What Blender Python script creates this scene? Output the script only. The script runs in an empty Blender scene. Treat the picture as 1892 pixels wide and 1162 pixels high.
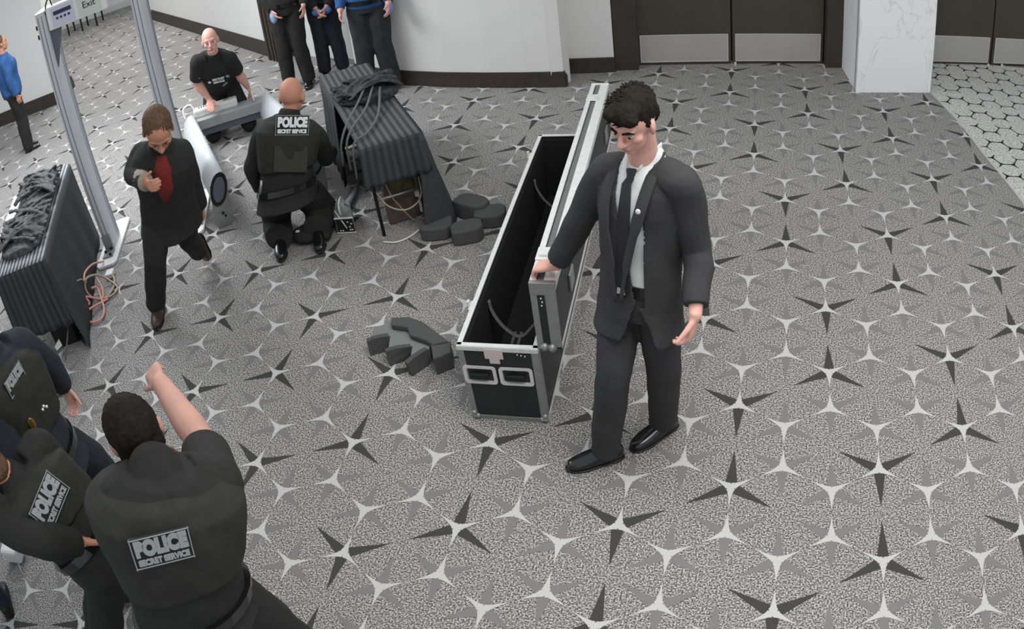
import bpy, bmesh, math, random
import numpy as np
from mathutils import Vector, Matrix
random.seed(7); rng = np.random.default_rng(7)
SC = bpy.context.scene
COL = SC.collection

# ------------------------------------------------------------------ camera
cd = bpy.data.cameras.new('camera'); cam = bpy.data.objects.new('camera', cd); COL.objects.link(cam); SC.camera = cam
cd.type = 'PANO'
cc = cd if hasattr(cd, 'panorama_type') else cd.cycles
cc.panorama_type = 'FISHEYE_LENS_POLYNOMIAL'
cd.sensor_width = 36; cd.sensor_fit = 'HORIZONTAL'
cc.fisheye_fov = math.radians(180)
_th = np.linspace(0, 1.2, 200); _r = 1497.2555 * (_th - 0.1021 * _th ** 3) * 36 / 1892
_k, *_ = np.linalg.lstsq(np.c_[_r, _r ** 2, _r ** 3, _r ** 4], _th, rcond=None)
cc.fisheye_polynomial_k0 = 0
for i in range(4): setattr(cc, 'fisheye_polynomial_k%d' % (i + 1), -float(_k[i]))
cd.shift_x = -(1074.0995 - 946) / 1892; cd.shift_y = -(581 - 403.3097) / 1162
_v = np.array([-1.0090236, -0.1739549, -0.1460083])
def rotm(r):
    t = np.linalg.norm(r); k = r / t; K = np.array([[0, -k[2], k[1]], [k[2], 0, -k[0]], [-k[1], k[0], 0]])
    return np.eye(3) + np.sin(t) * K + (1 - np.cos(t)) * K @ K
_R = rotm(_v)
cam.matrix_world = Matrix.Translation(Vector((-0.6990, -2.4974, 2.9079))) @ Matrix(_R.T.tolist()).to_4x4()

# ------------------------------------------------------------------ light and exposure
W = bpy.data.worlds.new('world'); SC.world = W; W.use_nodes = True
W.node_tree.nodes['Background'].inputs[0].default_value = (.93, .96, 1, 1)
W.node_tree.nodes['Background'].inputs[1].default_value = .54
def area(name, loc, size, power, target, color=(1, 1, 1)):
    l = bpy.data.lights.new(name, 'AREA'); l.shape = 'RECTANGLE'; l.size, l.size_y = size; l.energy = power; l.color = color
    o = bpy.data.objects.new(name, l); COL.objects.link(o); o.location = loc
    o.rotation_euler = (Vector(target) - Vector(loc)).to_track_quat('-Z', 'Y').to_euler(); return o
area('ceiling_lamp', (-.3, -.3, 3.9), (2.4, 2.4), 105, (-.3, -.1, 0), (1, .99, .98))
area('corridor_lamp', (-7.4, 2.6, 3.4), (2.2, 2.2), 150, (-6.6, 2.2, 0), (.95, .97, 1))
area('gate_spot_lamp', (-6.2, 2.2, 3.2), (.8, .8), 32, (-6.1, 2.1, 0), (.97, .98, 1))
area('lobby_lamp', (-10.5, 7.2, 3.6), (2.5, 2.5), 120, (-10.5, 7.2, 0))
SC.view_settings.view_transform = 'Standard'; SC.view_settings.look = 'None'; SC.view_settings.gamma = 1
SC.view_settings.use_curve_mapping = False; SC.view_settings.exposure = 0.26

# ------------------------------------------------------------------ materials
def srgb(c):
    f = lambda v: (v / 255 / 12.92) if v / 255 <= .04045 else ((v / 255 + .055) / 1.055) ** 2.4
    return (f(c[0]), f(c[1]), f(c[2]), 1)
MATS = {}
def mat(name, col, rough=.8, metal=0, noise=0, nscale=40, bump=0, bscale=200, spec=.3):
    if name in MATS: return MATS[name]
    m = bpy.data.materials.new(name); m.use_nodes = True; nt = m.node_tree; b = nt.nodes['Principled BSDF']
    c = srgb(col); b.inputs['Base Color'].default_value = c; b.inputs['Roughness'].default_value = rough
    b.inputs['Metallic'].default_value = metal; b.inputs['Specular IOR Level'].default_value = spec
    tc = nt.nodes.new('ShaderNodeTexCoord')
    n = nt.nodes.new('ShaderNodeTexNoise'); n.inputs['Scale'].default_value = nscale; n.inputs['Detail'].default_value = 3
    nt.links.new(tc.outputs['Object'], n.inputs['Vector'])
    r = nt.nodes.new('ShaderNodeValToRGB'); a = max(noise, .02)
    r.color_ramp.elements[0].position = .3; r.color_ramp.elements[1].position = .7
    r.color_ramp.elements[0].color = tuple(v * (1 - a) for v in c[:3]) + (1,)
    r.color_ramp.elements[1].color = tuple(min(1, v * (1 + a)) for v in c[:3]) + (1,)
    nt.links.new(n.outputs['Fac'], r.inputs['Fac']); nt.links.new(r.outputs['Color'], b.inputs['Base Color'])
    if bump:
        n2 = nt.nodes.new('ShaderNodeTexNoise'); n2.inputs['Scale'].default_value = bscale
        nt.links.new(tc.outputs['Object'], n2.inputs['Vector'])
        bp = nt.nodes.new('ShaderNodeBump'); bp.inputs['Strength'].default_value = bump; bp.inputs['Distance'].default_value = .002
        nt.links.new(n2.outputs['Fac'], bp.inputs['Height']); nt.links.new(bp.outputs['Normal'], b.inputs['Normal'])
    MATS[name] = m; return m

def carpet_base(name, lo, mid, hi, scale):
    m = mat(name, mid, 1, 0, .1, scale, spec=.05); nt = m.node_tree
    for n in nt.nodes:
        if n.type == 'VALTORGB':
            e = n.color_ramp.elements; e[0].position = .36; e[0].color = srgb(lo); e[1].position = .62; e[1].color = srgb(hi)
            x = e.new(.48); x.color = srgb(mid)
        if n.type == 'TEX_NOISE': n.inputs['Detail'].default_value = 1.5; n.inputs['Roughness'].default_value = .6
    return m
M_CARPET = carpet_base('carpet_heather', (72, 71, 70), (119, 117, 116), (190, 188, 185), 128)
M_STAR = mat('carpet_star_light', (190, 189, 187), 1, noise=.05, nscale=150, spec=.05)
M_DARK = mat('carpet_star_dark', (70, 69, 68), 1, noise=.12, nscale=150, spec=.05)
M_GREY = mat('carpet_arm_grey', (124, 122, 121), 1, noise=.06, nscale=150, spec=.05)
M_CARPET2 = carpet_base('carpet_pale', (158, 158, 155), (186, 186, 182), (210, 210, 206), 60)
M_WALL = mat('wall_paint', (218, 217, 215), .85, noise=.02, nscale=1.5)
M_BASE = mat('dark_wood_skirting', (62, 55, 50), .5, noise=.15, nscale=12)
M_DOOR = mat('dark_wood_door', (72, 66, 58), .45, noise=.06, nscale=5)
M_JAMB = mat('dark_wood_jamb', (62, 56, 50), .5, noise=.1, nscale=5)
M_STEEL = mat('brushed_steel', (186, 184, 180), .5, .45, noise=.04, nscale=3)
M_ALU = mat('aluminium_rail', (228, 228, 226), .4, .45, noise=.06, nscale=30)
M_ALUD = mat('aluminium_edge_dull', (158, 160, 158), .45, .75, noise=.08, nscale=30)
M_CASE = mat('case_laminate_black', (42, 43, 44), .45, noise=.08, nscale=20)
M_FOAMIN = mat('case_lining', (32, 31, 31), .95, noise=.1, nscale=60)
M_FOAM = mat('foam_dark', (76, 76, 76), .95, noise=.1, nscale=90, bump=.3)
M_FOAML = mat('foam_cut_light', (118, 118, 117), .95, noise=.08, nscale=90)
M_WEB = mat('webbing', (98, 98, 98), .85, noise=.1, nscale=120)
M_PANEL = mat('detector_panel', (192, 197, 201), .5, noise=.03, nscale=8)
M_PANELD = mat('detector_groove', (92, 98, 108), .6)
M_PLASW = mat('white_plastic', (222, 222, 220), .4, noise=.02)
M_GREYP = mat('grey_plastic', (128, 130, 130), .5, noise=.03)
M_BLACKP = mat('black_plastic', (30, 30, 31), .45)
M_SUIT = mat('suit_cloth', (56, 56, 57), .9, noise=.08, nscale=60, bump=.2, bscale=500)
M_UNI = mat('uniform_black', (39, 39, 38), .9, noise=.12, nscale=25, bump=.25, bscale=300)
M_UNI2 = mat('uniform_dark_navy', (42, 43, 52), .9, noise=.12, nscale=25, bump=.25, bscale=300)
M_VEST = mat('vest_black', (43, 44, 41), .85, noise=.12, nscale=25, bump=.25, bscale=300)
M_BLUE = mat('shirt_blue', (44, 84, 136), .85, noise=.25, nscale=9)
M_RED = mat('shirt_red', (112, 38, 36), .85, noise=.1)
M_SHIRT = mat('shirt_white', (214, 216, 214), .8, noise=.03, nscale=30)
M_SKIN = mat('skin', (214, 164, 150), .6, noise=.05, nscale=14, spec=.3)
M_SKIN3 = mat('skin_light_brown', (190, 148, 134), .6, noise=.06, nscale=14)
M_SKIN2 = mat('skin_tan', (190, 136, 112), .6, noise=.06, nscale=14)
M_LIPS = mat('lips', (182, 116, 108), .6)
M_HAIRD = mat('hair_dark', (30, 27, 22), .8, noise=.35, nscale=60, spec=.12)
M_HAIRB = mat('hair_brown', (88, 66, 50), .7, noise=.3, nscale=60)
M_STUB = mat('hair_cropped', (150, 118, 104), .8, noise=.1, nscale=120)
M_LEATH = mat('black_leather', (24, 24, 25), .16, noise=.1, spec=.7)
M_LEATHB = mat('brown_leather', (62, 50, 44), .35, noise=.1)
M_EYE = mat('eye_white', (176, 166, 158), .3)
M_IRIS = mat('eye_dark', (30, 24, 20), .2)
M_TEXT = mat('print_white', (226, 228, 226), .7)
M_TEXTG = mat('print_grey', (150, 158, 156), .7)
M_GOLD = mat('badge_gold', (150, 124, 70), .35, .8)
M_GLOVE = mat('glove_blue', (74, 112, 168), .5, noise=.25, nscale=30)
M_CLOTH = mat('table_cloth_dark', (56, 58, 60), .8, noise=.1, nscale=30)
M_PINK = mat('cable_pink', (206, 150, 140), .5)
M_CREAM = mat('cable_cream', (176, 160, 140), .5)
M_TAPE = mat('label_pinkish', (206, 190, 188), .6)

def striped(name, c1, c2, freq, axis):
    m = mat(name, c1, .75, noise=.02); nt = m.node_tree; b = nt.nodes['Principled BSDF']
    tc = nt.nodes.new('ShaderNodeUVMap'); w = nt.nodes.new('ShaderNodeTexWave'); w.inputs['Scale'].default_value = freq
    w.inputs['Distortion'].default_value = .6; w.inputs['Detail Scale'].default_value = .6; w.bands_direction = axis
    nt.links.new(tc.outputs['UV'], w.inputs['Vector'])
    r = nt.nodes.new('ShaderNodeValToRGB'); r.color_ramp.elements[0].position = .35; r.color_ramp.elements[1].position = .65
    r.color_ramp.elements[0].color = srgb(c1); r.color_ramp.elements[1].color = srgb(c2)
    nt.links.new(w.outputs['Color'], r.inputs['Fac']); nt.links.new(r.outputs['Color'], b.inputs['Base Color']); return m
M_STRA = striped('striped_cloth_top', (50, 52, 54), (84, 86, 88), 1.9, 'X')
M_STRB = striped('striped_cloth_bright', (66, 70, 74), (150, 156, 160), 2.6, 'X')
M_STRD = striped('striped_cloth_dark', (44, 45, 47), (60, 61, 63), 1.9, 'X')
def marble():
    m = mat('marble_white', (244, 244, 244), .35, noise=.03, nscale=2); nt = m.node_tree; b = nt.nodes['Principled BSDF']
    tc = nt.nodes.new('ShaderNodeTexCoord'); n = nt.nodes.new('ShaderNodeTexNoise'); n.inputs['Scale'].default_value = 1.6
    n.inputs['Detail'].default_value = 8; n.inputs['Distortion'].default_value = 1.2
    mp = nt.nodes.new('ShaderNodeMapping'); mp.inputs['Scale'].default_value = (1.6, 1.6, .7); mp.inputs['Location'].default_value = (3, 1, 5)
    nt.links.new(tc.outputs['Object'], mp.inputs[0]); nt.links.new(mp.outputs[0], n.inputs['Vector'])
    r = nt.nodes.new('ShaderNodeValToRGB'); e = r.color_ramp.elements; e[0].position = .49; e[0].color = srgb((246, 246, 246)); e[1].position = .515; e[1].color = srgb((246, 246, 246))
    x = e.new(.502); x.color = srgb((222, 221, 220)); nt.links.new(n.outputs['Fac'], r.inputs['Fac']); nt.links.new(r.outputs['Color'], b.inputs['Base Color']); return m
M_MARB = marble()

# ------------------------------------------------------------------ mesh helpers
def mk(name, V, F, m, parent=None, smooth=False, mi=None, uv=None):
    me = bpy.data.meshes.new(name); me.from_pydata([tuple(map(float, v)) for v in V], [], [tuple(map(int, f)) for f in F])
    for x in (m if isinstance(m, (list, tuple)) else [m]): me.materials.append(x)
    if mi is not None: me.polygons.foreach_set('material_index', mi)
    if smooth: me.polygons.foreach_set('use_smooth', [True] * len(me.polygons))
    if uv is not None:
        l = me.uv_layers.new(name='UVMap')
        for p in me.polygons:
            for li in p.loop_indices: l.data[li].uv = uv[me.loops[li].vertex_index]
    me.update(); o = bpy.data.objects.new(name, me); COL.objects.link(o)
    if parent is not None: o.parent = parent; o.matrix_parent_inverse = parent.matrix_world.inverted()
    return o
def thing(name, label, cat, loc=(0, 0, 0), group=None):
    o = bpy.data.objects.new(name, None); COL.objects.link(o); o.location = loc; o.empty_display_size = .1
    o.matrix_world = Matrix.Translation(Vector(loc))
    o['label'] = label; o['category'] = cat
    if group: o['group'] = group
    return o
def tag(o, label, cat, group=None, kind=None):
    o['label'] = label; o['category'] = cat
    if group: o['group'] = group
    if kind: o['kind'] = kind
    return o
def struct(o, label=None):
    o['kind'] = 'structure'
    if label: o['label'] = label
    return o
def nz(v): v = np.asarray(v, float); return v / (np.linalg.norm(v) + 1e-12)
class MB:
    def __init__(s): s.V = []; s.F = []; s.M = []; s.n = 0
    def add(s, V, F, mi=0):
        s.V += [tuple(v) for v in V]; s.F += [tuple(i + s.n for i in f) for f in F]; s.M += [mi] * len(F); s.n += len(V); return s
    def hexa(s, P, mi=0):   # 8 points: bottom 4 ccw, top 4
        return s.add(P, [(3, 2, 1, 0), (4, 5, 6, 7), (0, 1, 5, 4), (1, 2, 6, 5), (2, 3, 7, 6), (3, 0, 4, 7)], mi)
    def box(s, c, ax, ay, az, mi=0):  # centre and half-extent vectors
        c, ax, ay, az = map(lambda v: np.asarray(v, float), (c, ax, ay, az))
        return s.hexa([c + a * ax + b * ay + d * az for d in (-1, 1) for a, b in ((-1, -1), (1, -1), (1, 1), (-1, 1))], mi)
    def bar(s, p0, p1, w, h, up=(0, 0, 1), mi=0):
        p0 = np.asarray(p0, float); p1 = np.asarray(p1, float); d = nz(p1 - p0); a = nz(np.cross(d, up)); b = np.cross(a, d)
        return s.box((p0 + p1) / 2, (p1 - p0) / 2, a * w / 2, b * h / 2, mi)
    def build(s, name, m, parent=None, smooth=False, bevel=0):
        o = mk(name, s.V, s.F, m, parent, smooth, s.M)
        if bevel:
            md = o.modifiers.new('bevel', 'BEVEL'); md.width = bevel; md.segments = 2; md.limit_method = 'ANGLE'
        return o
def loft(rings, n=16, power=2.0):
    V = []; F = []
    for c, a, b in rings:
        c, a, b = np.asarray(c, float), np.asarray(a, float), np.asarray(b, float)
        for i in range(n):
            t = 2 * math.pi * i / n; ct, st = math.cos(t), math.sin(t)
            V.append(c + a * (abs(ct) ** (2 / power)) * np.sign(ct) + b * (abs(st) ** (2 / power)) * np.sign(st))
    for k in range(len(rings) - 1):
        for i in range(n):
            j = (i + 1) % n; F.append((k * n + i, k * n + j, (k + 1) * n + j, (k + 1) * n + i))
    F.append(tuple(range(n - 1, -1, -1))); F.append(tuple((len(rings) - 1) * n + i for i in range(n)))
    return V, F
def frames(P, ref=None):
    P = [np.asarray(p, float) for p in P]; T = []
    for i in range(len(P)): T.append(nz(P[min(i + 1, len(P) - 1)] - P[max(i - 1, 0)]))
    r = np.asarray(ref if ref is not None else ((0, 0, 1) if abs(T[0][2]) < .9 else (1, 0, 0)), float)
    out = []
    for t in T:
        a = nz(np.cross(t, r)); b = np.cross(a, t); r = b; out.append((a, b))
    return out
def tube(P, R, n=12, ref=None):
    if np.isscalar(R) or isinstance(R, tuple): R = [R] * len(P)
    fr = frames(P, ref); rings = []
    for p, r, (a, b) in zip(P, R, fr):
        ra, rb = (r, r) if np.isscalar(r) else r
        rings.append((p, a * ra, b * rb))
    return loft(rings, n)
def catmull(P, k=6):
    P = [np.asarray(p, float) for p in P]; Q = [2 * P[0] - P[1]] + P + [2 * P[-1] - P[-2]]; out = []
    for i in range(1, len(Q) - 2):
        for s in range(k):
            t = s / k; a, b, c, d = Q[i - 1:i + 3]
            out.append(.5 * (2 * b + (c - a) * t + (2 * a - 5 * b + 4 * c - d) * t * t + (3 * b - a - 3 * c + d) * t ** 3))
    out.append(P[-1]); return out
def ell(c, A, n=12, m=8):   # ellipsoid, A = 3 axis vectors with lengths
    c = np.asarray(c, float); A = [np.asarray(a, float) for a in A]; V = [c - A[2]]; F = []
    for k in range(1, m):
        ph = -math.pi / 2 + math.pi * k / m
        for i in range(n):
            t = 2 * math.pi * i / n
            V.append(c + A[0] * math.cos(ph) * math.cos(t) + A[1] * math.cos(ph) * math.sin(t) + A[2] * math.sin(ph))
    V.append(c + A[2])
    for i in range(n): F.append((0, 1 + (i + 1) % n, 1 + i))
    for k in range(m - 2):
        for i in range(n): F.append((1 + k * n + i, 1 + k * n + (i + 1) % n, 1 + (k + 1) * n + (i + 1) % n, 1 + (k + 1) * n + i))
    L = len(V) - 1
    for i in range(n): F.append((1 + (m - 2) * n + i, 1 + (m - 2) * n + (i + 1) % n, L))
    return V, F
def ball(c, r): return ell(c, [(r, 0, 0), (0, r, 0), (0, 0, r)])
def join(parts):
    mb = MB()
    for V, F in parts: mb.add(V, F)
    return mb
def wobble(V, amp, s, seed=0):
    x, y, z = (V * s + seed * 3.7).T
    return amp * (np.sin(x * 1.3 + 2.1 * np.sin(y * .9 + z * .7)) * np.sin(z * .8 + 1.7 * np.sin(x * .6 + y * 1.1)) + .5 * np.sin(2.3 * y + 1.9 * x + 1.2 * np.sin(z * 2.1)))
def remesh(name, parts, voxel, m, parent=None, smooth=4, fold=0, fs=9, cut=None, solid=0, seed=0):
    mb = join(parts); o = mk('tmp', mb.V, mb.F, m)
    md = o.modifiers.new('r', 'REMESH'); md.mode = 'VOXEL'; md.voxel_size = voxel; md.use_smooth_shade = True
    if smooth: ms = o.modifiers.new('s', 'SMOOTH'); ms.factor = .5; ms.iterations = smooth
    dg = bpy.context.evaluated_depsgraph_get(); me = bpy.data.meshes.new_from_object(o.evaluated_get(dg), depsgraph=dg)
    bpy.data.objects.remove(o); me.name = name
    n = len(me.vertices); V = np.empty(n * 3); me.vertices.foreach_get('co', V); V = V.reshape(-1, 3)
    if fold:
        N = np.empty(n * 3); me.vertex_normals.foreach_get('vector', N); N = N.reshape(-1, 3)
        V = V + N * wobble(V, fold, fs, seed)[:, None]; me.vertices.foreach_set('co', V.ravel())
    if cut is not None:
        k = cut(V); bm = bmesh.new(); bm.from_mesh(me); bm.verts.ensure_lookup_table()
        bmesh.ops.delete(bm, geom=[bm.verts[i] for i in np.nonzero(k)[0]], context='VERTS'); bm.to_mesh(me); bm.free()
    me.polygons.foreach_set('use_smooth', [True] * len(me.polygons)); me.update()
    o = bpy.data.objects.new(name, me); COL.objects.link(o)
    if not me.materials: me.materials.append(m)
    if solid: sd = o.modifiers.new('sol', 'SOLIDIFY'); sd.thickness = solid; sd.offset = 0
    if parent is not None: o.parent = parent; o.matrix_parent_inverse = parent.matrix_world.inverted()
    return o
def text(body, size, c, right, up, m, parent, name='lettering', off=.0, ext=.0008, width=None, bold=0.):
    cu = bpy.data.curves.new(name, 'FONT'); cu.body = body; cu.size = size; cu.align_x = 'CENTER'; cu.align_y = 'CENTER'; cu.extrude = ext; cu.offset = bold
    t = bpy.data.objects.new('tmp', cu); COL.objects.link(t); dg = bpy.context.evaluated_depsgraph_get()
    me = bpy.data.meshes.new_from_object(t.evaluated_get(dg), depsgraph=dg); bpy.data.objects.remove(t); me.name = name
    n = len(me.vertices); V = np.empty(n * 3); me.vertices.foreach_get('co', V); V = V.reshape(-1, 3)
    if width: V[:, 0] *= width / max(1e-6, V[:, 0].max() - V[:, 0].min())
    R = nz(right); U = np.asarray(up, float); U = nz(U - R * (U @ R)); Nn = np.cross(R, U); c = np.asarray(c, float)
    V = c + V[:, :1] * R + V[:, 1:2] * U + (V[:, 2:3] + off) * Nn; me.vertices.foreach_set('co', V.ravel()); me.materials.clear(); me.materials.append(m); me.update()
    o = bpy.data.objects.new(name, me); COL.objects.link(o)
    if parent is not None: o.parent = parent; o.matrix_parent_inverse = parent.matrix_world.inverted()
    return o

# ------------------------------------------------------------------ carpets
A0 = .275
def star_mesh(mb):
    s3 = 3 ** .5
    def arms(cx, cy, th0, L, w, r0, z, mi, concave):
        for k in range(3):
            t = th0 + k * 2 * math.pi / 3; d = np.array([math.cos(t), math.sin(t)]); p = np.array([-d[1], d[0]]); c = np.array([cx, cy])
            if concave:   # light arm: curved sides from a thick hub
                pr = [(0, .115), (.10, .052), (.19, .032), (.29, .017), (.42, 0.003)]
                pts = [c - d * .06 * A0 * 0]
                left = [c + d * r * A0 + p * h * A0 for r, h in pr]; right = [c + d * r * A0 - p * h * A0 for r, h in pr]
                left[0] = c + (d * .0 + p * .0); V = [c] + [c + d * .055 * A0 + p * .075 * A0] + left[1:] + right[1:][::-1] + [c + d * .055 * A0 - p * .075 * A0]
            else:
                V = [c, c + d * r0 * A0 + p * w * A0, c + d * L * A0 + p * .004 * A0, c + d * L * A0 - p * .004 * A0, c + d * r0 * A0 - p * w * A0]
            mb.add([(v[0], v[1], z) for v in V], [tuple(range(len(V) - 1, -1, -1))], mi)
    def inside2(x, y):
        for (x0, y0), (x1, y1) in zip(BORD[:-1], BORD[1:]):
            if y1 <= y <= y0: return x > x0 + (x1 - x0) * (y0 - y) / (y0 - y1)
        return False
    for j in range(-46, 6):
        for i in range(-44, 40):
            for kind in (0, 1):
                x = (s3 * i + s3 / 2 * j) * A0; y = (-1.5 * j - 2 * kind) * A0
                if not (-15.5 < x < 2.2 and -3.4 < y < 10.6): continue
                if x < -7 and y < -1: continue
                if inside2(x, y): continue
                far = math.hypot(x + .7, y + 2.5) > 9
                up = math.pi / 2 if kind == 0 else -math.pi / 2
                dark = (i - j) % 4 == 0
                if dark: arms(x, y, up + math.pi, .82, .105, .10, .0012, 2, False)
                elif not far: arms(x, y, up + math.pi, .66, .10, .10, .0008, 3, False)
                arms(x, y, up, 0, 0, 0, .002, 1, True)
                mb.add([(x + .03 * math.cos(up + (k + .5) * math.pi / 3) * (.75 if 1 else 1), y + .03 * math.sin(up + (k + .5) * math.pi / 3) * .75, .0021) for k in range(6)], [tuple(range(6))], 1)
BORD = [(1.0, 5.6), (1.02, 4.75), (1.19, 4.0), (1.29, 3.33), (1.39, 2.83), (1.47, 2.4), (1.75, 1.2), (2.2, -.5)]
mb = MB(); mb.add([(-16, -4, 0), (4, -4, 0), (4, 11, 0), (-16, 11, 0)], [(0, 1, 2, 3)], 0)
star_mesh(mb)
FLOOR = struct(mb.build('floor', [M_CARPET, M_STAR, M_DARK, M_GREY]), 'grey heathered carpet printed with light three-armed stars and dark points')
# pale carpet beyond the curved seam
mb = MB(); n = len(BORD)
V = [(x, y, .003) for x, y in BORD] + [(6, y, .003) for x, y in BORD]
mb.add(V, [(i, i + 1, n + i + 1, n + i) for i in range(n - 1)], 0)
a2 = .118
for j in range(-50, 50):
    for i in range(-60, 60):
        for kind in (0, 1):
            x = 3 + (1.5 * i) * a2 + kind * a2; y = 2.5 + (3 ** .5 * j + (3 ** .5 / 2) * i) * a2
            if not (0.9 < x < 3.6 and 1.8 < y < 5.7): continue
            ok = False
            for (x0, y0), (x1, y1) in zip(BORD[:-1], BORD[1:]):
                if y1 <= y <= y0 and x > x0 + (x1 - x0) * (y0 - y) / (y0 - y1) + .05: ok = True
            if not ok or (i - j) % 3 == 0: continue
            th = math.pi if kind == 0 else 0
            w = .11 if (i + j) % 3 else .07
            for k in range(3):
                t = th + k * 2 * math.pi / 3 + math.pi; d = np.array([math.cos(t), math.sin(t)]); p = np.array([-d[1], d[0]]); c = np.array([x, y])
                P = [c - d * .05 * a2 + p * w * a2, c - d * .05 * a2 - p * w * a2, c + d * .56 * a2 - p * .035 * a2, c + d * .56 * a2 + p * .035 * a2]
                mb.add([(v[0], v[1], .0042) for v in P], [(0, 1, 2, 3)], 1)
o = mb.build('floor', [M_CARPET2, M_DARK]); struct(o, 'pale carpet with small dark three-armed marks right of the marble column')
mb = MB()
for (x0, y0), (x1, y1) in zip(BORD[1:-1], BORD[2:]): mb.bar((x0, y0, .003), (x1, y1, .003), .012, .008)
struct(mb.build('trim_1', M_STAR))

# ------------------------------------------------------------------ walls
def wall(name, p0, p1, z0, z1, th=.12, m=None, side=1):
    p0 = np.array([*p0, 0.]); p1 = np.array([*p1, 0.]); d = nz(p1 - p0); nrm = np.array([-d[1], d[0], 0]) * side
    mb = MB(); mb.box((p0 + p1) / 2 + nrm * th / 2 + np.array([0, 0, (z0 + z1) / 2]), (p1 - p0) / 2, nrm * th / 2, (0, 0, (z1 - z0) / 2))
    return mb.build(name, m or M_WALL)
def skirting(name, pts, h=.155, th=.03, side=-1):
    mb = MB()
    for a, b in zip(pts[:-1], pts[1:]):
        a = np.array([*a, 0.]); b = np.array([*b, 0.]); d = nz(b - a); nr = np.array([-d[1], d[0], 0]) * side
        for z0, z1, t in ((0, h * .62, th), (h * .62, h * .8, th * .75), (h * .8, h, th * .45)):
            mb.box((a + b) / 2 + nr * t / 2 + np.array([0, 0, (z0 + z1) / 2]), (b - a) / 2 + d * t * .5, nr * t / 2, (0, 0, (z1 - z0) / 2))
    return struct(mb.build(name, M_BASE))
HW = 3.3
# curved white wall: slightly convex towards the room
curve = [(-4.98, 4.86), (-4.62, 4.70), (-4.20, 4.575), (-3.75, 4.50), (-3.30, 4.465), (-2.90, 4.455), (-2.53, 4.47)]
mb = MB(); n = len(curve); V = []
for x, y in curve: V += [(x, y, 0), (x, y, HW), (x + .03, y + .14, 0), (x + .03, y + .14, HW)]
F = []
for i in range(n - 1):
    a = 4 * i; b = a + 4; F += [(a, b, b + 1, a + 1), (a + 2, a + 3, b + 3, b + 2), (a + 1, b + 1, b + 3, a + 3)]
F += [(0, 1, 3, 2), (4 * n - 4, 4 * n - 2, 4 * n - 1, 4 * n - 3)]
mb.add(V, F); struct(mb.build('wall_back', M_WALL), 'white wall bulging out behind the draped table')
skirting('baseboard_back', [(x, y) for x, y in curve], th=.03)
struct(wall('wall_return', (-2.53, 4.47), (-2.58, 4.78), 0, HW, side=1)); skirting('baseboard_return', [(-2.53, 4.47), (-2.58, 4.80)])
struct(wall('wall_recess', (-2.62, 4.82), (-2.11, 4.87), 0, HW), 'narrow white wall beside the dark door frame')
skirting('baseboard_recess', [(-2.60, 4.815), (-2.11, 4.865)])
# double doors, left pair
def doors(idx, P, q, d0, plates=True, lab=''):
    """P: list of hinge-line points along the floor, one leaf between each pair; q: outward (away from room) normal"""
    for k in range(len(P) - 1):
        a = np.array([*P[k], 0.]); b = np.array([*P[k + 1], 0.]); d = nz(b - a); g = .008
        o = MB().box((a + b) / 2 + q * .025 + np.array([0, 0, 1.26]), (b - a) / 2 - d * g, q * .022, (0, 0, 1.25)).build('door_%d' % (idx + k), M_DOOR, bevel=.003)
        struct(o, lab)
        kp = MB().box((a + b) / 2 - q * .001 + np.array([0, 0, .18]), (b - a) / 2 - d * .035, q * .003, (0, 0, .145)).build('kick_plate', M_STEEL, o)
        kp['label'] = 'brushed steel kick plate'
        mb = MB()
        for s in (-1, 1): mb.box((a + b) / 2 + d * s * (np.linalg.norm(b - a) / 2 - .04) - q * .004 + np.array([0, 0, .18]), d * .003, q * .003, (0, 0, .145))
        for s in (-1, 1): mb.box((a + b) / 2 - q * .004 + np.array([0, 0, .18 + s * .144]), (b - a) / 2 - d * .036, q * .003, (0, 0, .003))
        mb.build('plate_edge', M_ALU, o)
    return
ql = nz(np.array([-.13, 1, 0]))
doors(1, [(-1.905, 5.035), (-.955, 5.150), (-.005, 5.265)], ql, 0, lab='dark brown double door leaf left of the marble column')
struct(MB().box((-2.00, 5.00, 1.65), (.115, .015, 0), ql * .10, (0, 0, 1.65)).build('trim_2', M_JAMB), 'dark wooden door jamb')
struct(MB().box((.11, 5.27, 1.65), (.11, .015, 0), ql * .10, (0, 0, 1.65)).build('trim_3', M_JAMB), 'dark wooden door jamb')
struct(MB().bar((-1.90, 5.17, 2.9), (0, 5.40, 2.9), .12, .75).build('trim_4', M_JAMB))
struct(MB().box((-.96, 5.30, 1.3), (1.0, .12, 0), ql * .03, (0, 0, 1.3)).build('door_gap_backing', M_JAMB))  # dark panel added to stop light leaking through the door gap
struct(MB().box((1.95, 5.72, 1.3), (.95, .15, 0), ql * .03, (0, 0, 1.3)).build('right_door_gap_backing', M_JAMB))  # same added blocker, keeps the gap of the right pair dark
doors(3, [(1.13, 5.46), (1.955, 5.585), (2.78, 5.71)], nz(np.array([-.15, 1, 0])), 0, lab='dark brown double door leaf right of the marble column')
struct(MB().box((1.02, 5.46, 1.65), (.11, .016, 0), ql * .10, (0, 0, 1.65)).build('trim_5', M_JAMB))
for i, (x, y) in enumerate([(-.92, 5.12), (1.92, 5.55), (2.1, 5.58)]):
    o = MB().box((x, y, .015), (.012, 0, 0), (0, .012, 0), (0, 0, .015)).build('door_stop', M_ALU); tag(o, ['small metal floor bolt below the left double door seam', 'small metal floor bolt below the right double door seam', 'small metal floor stop right of the right door seam'][i], 'door bolt')
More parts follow.
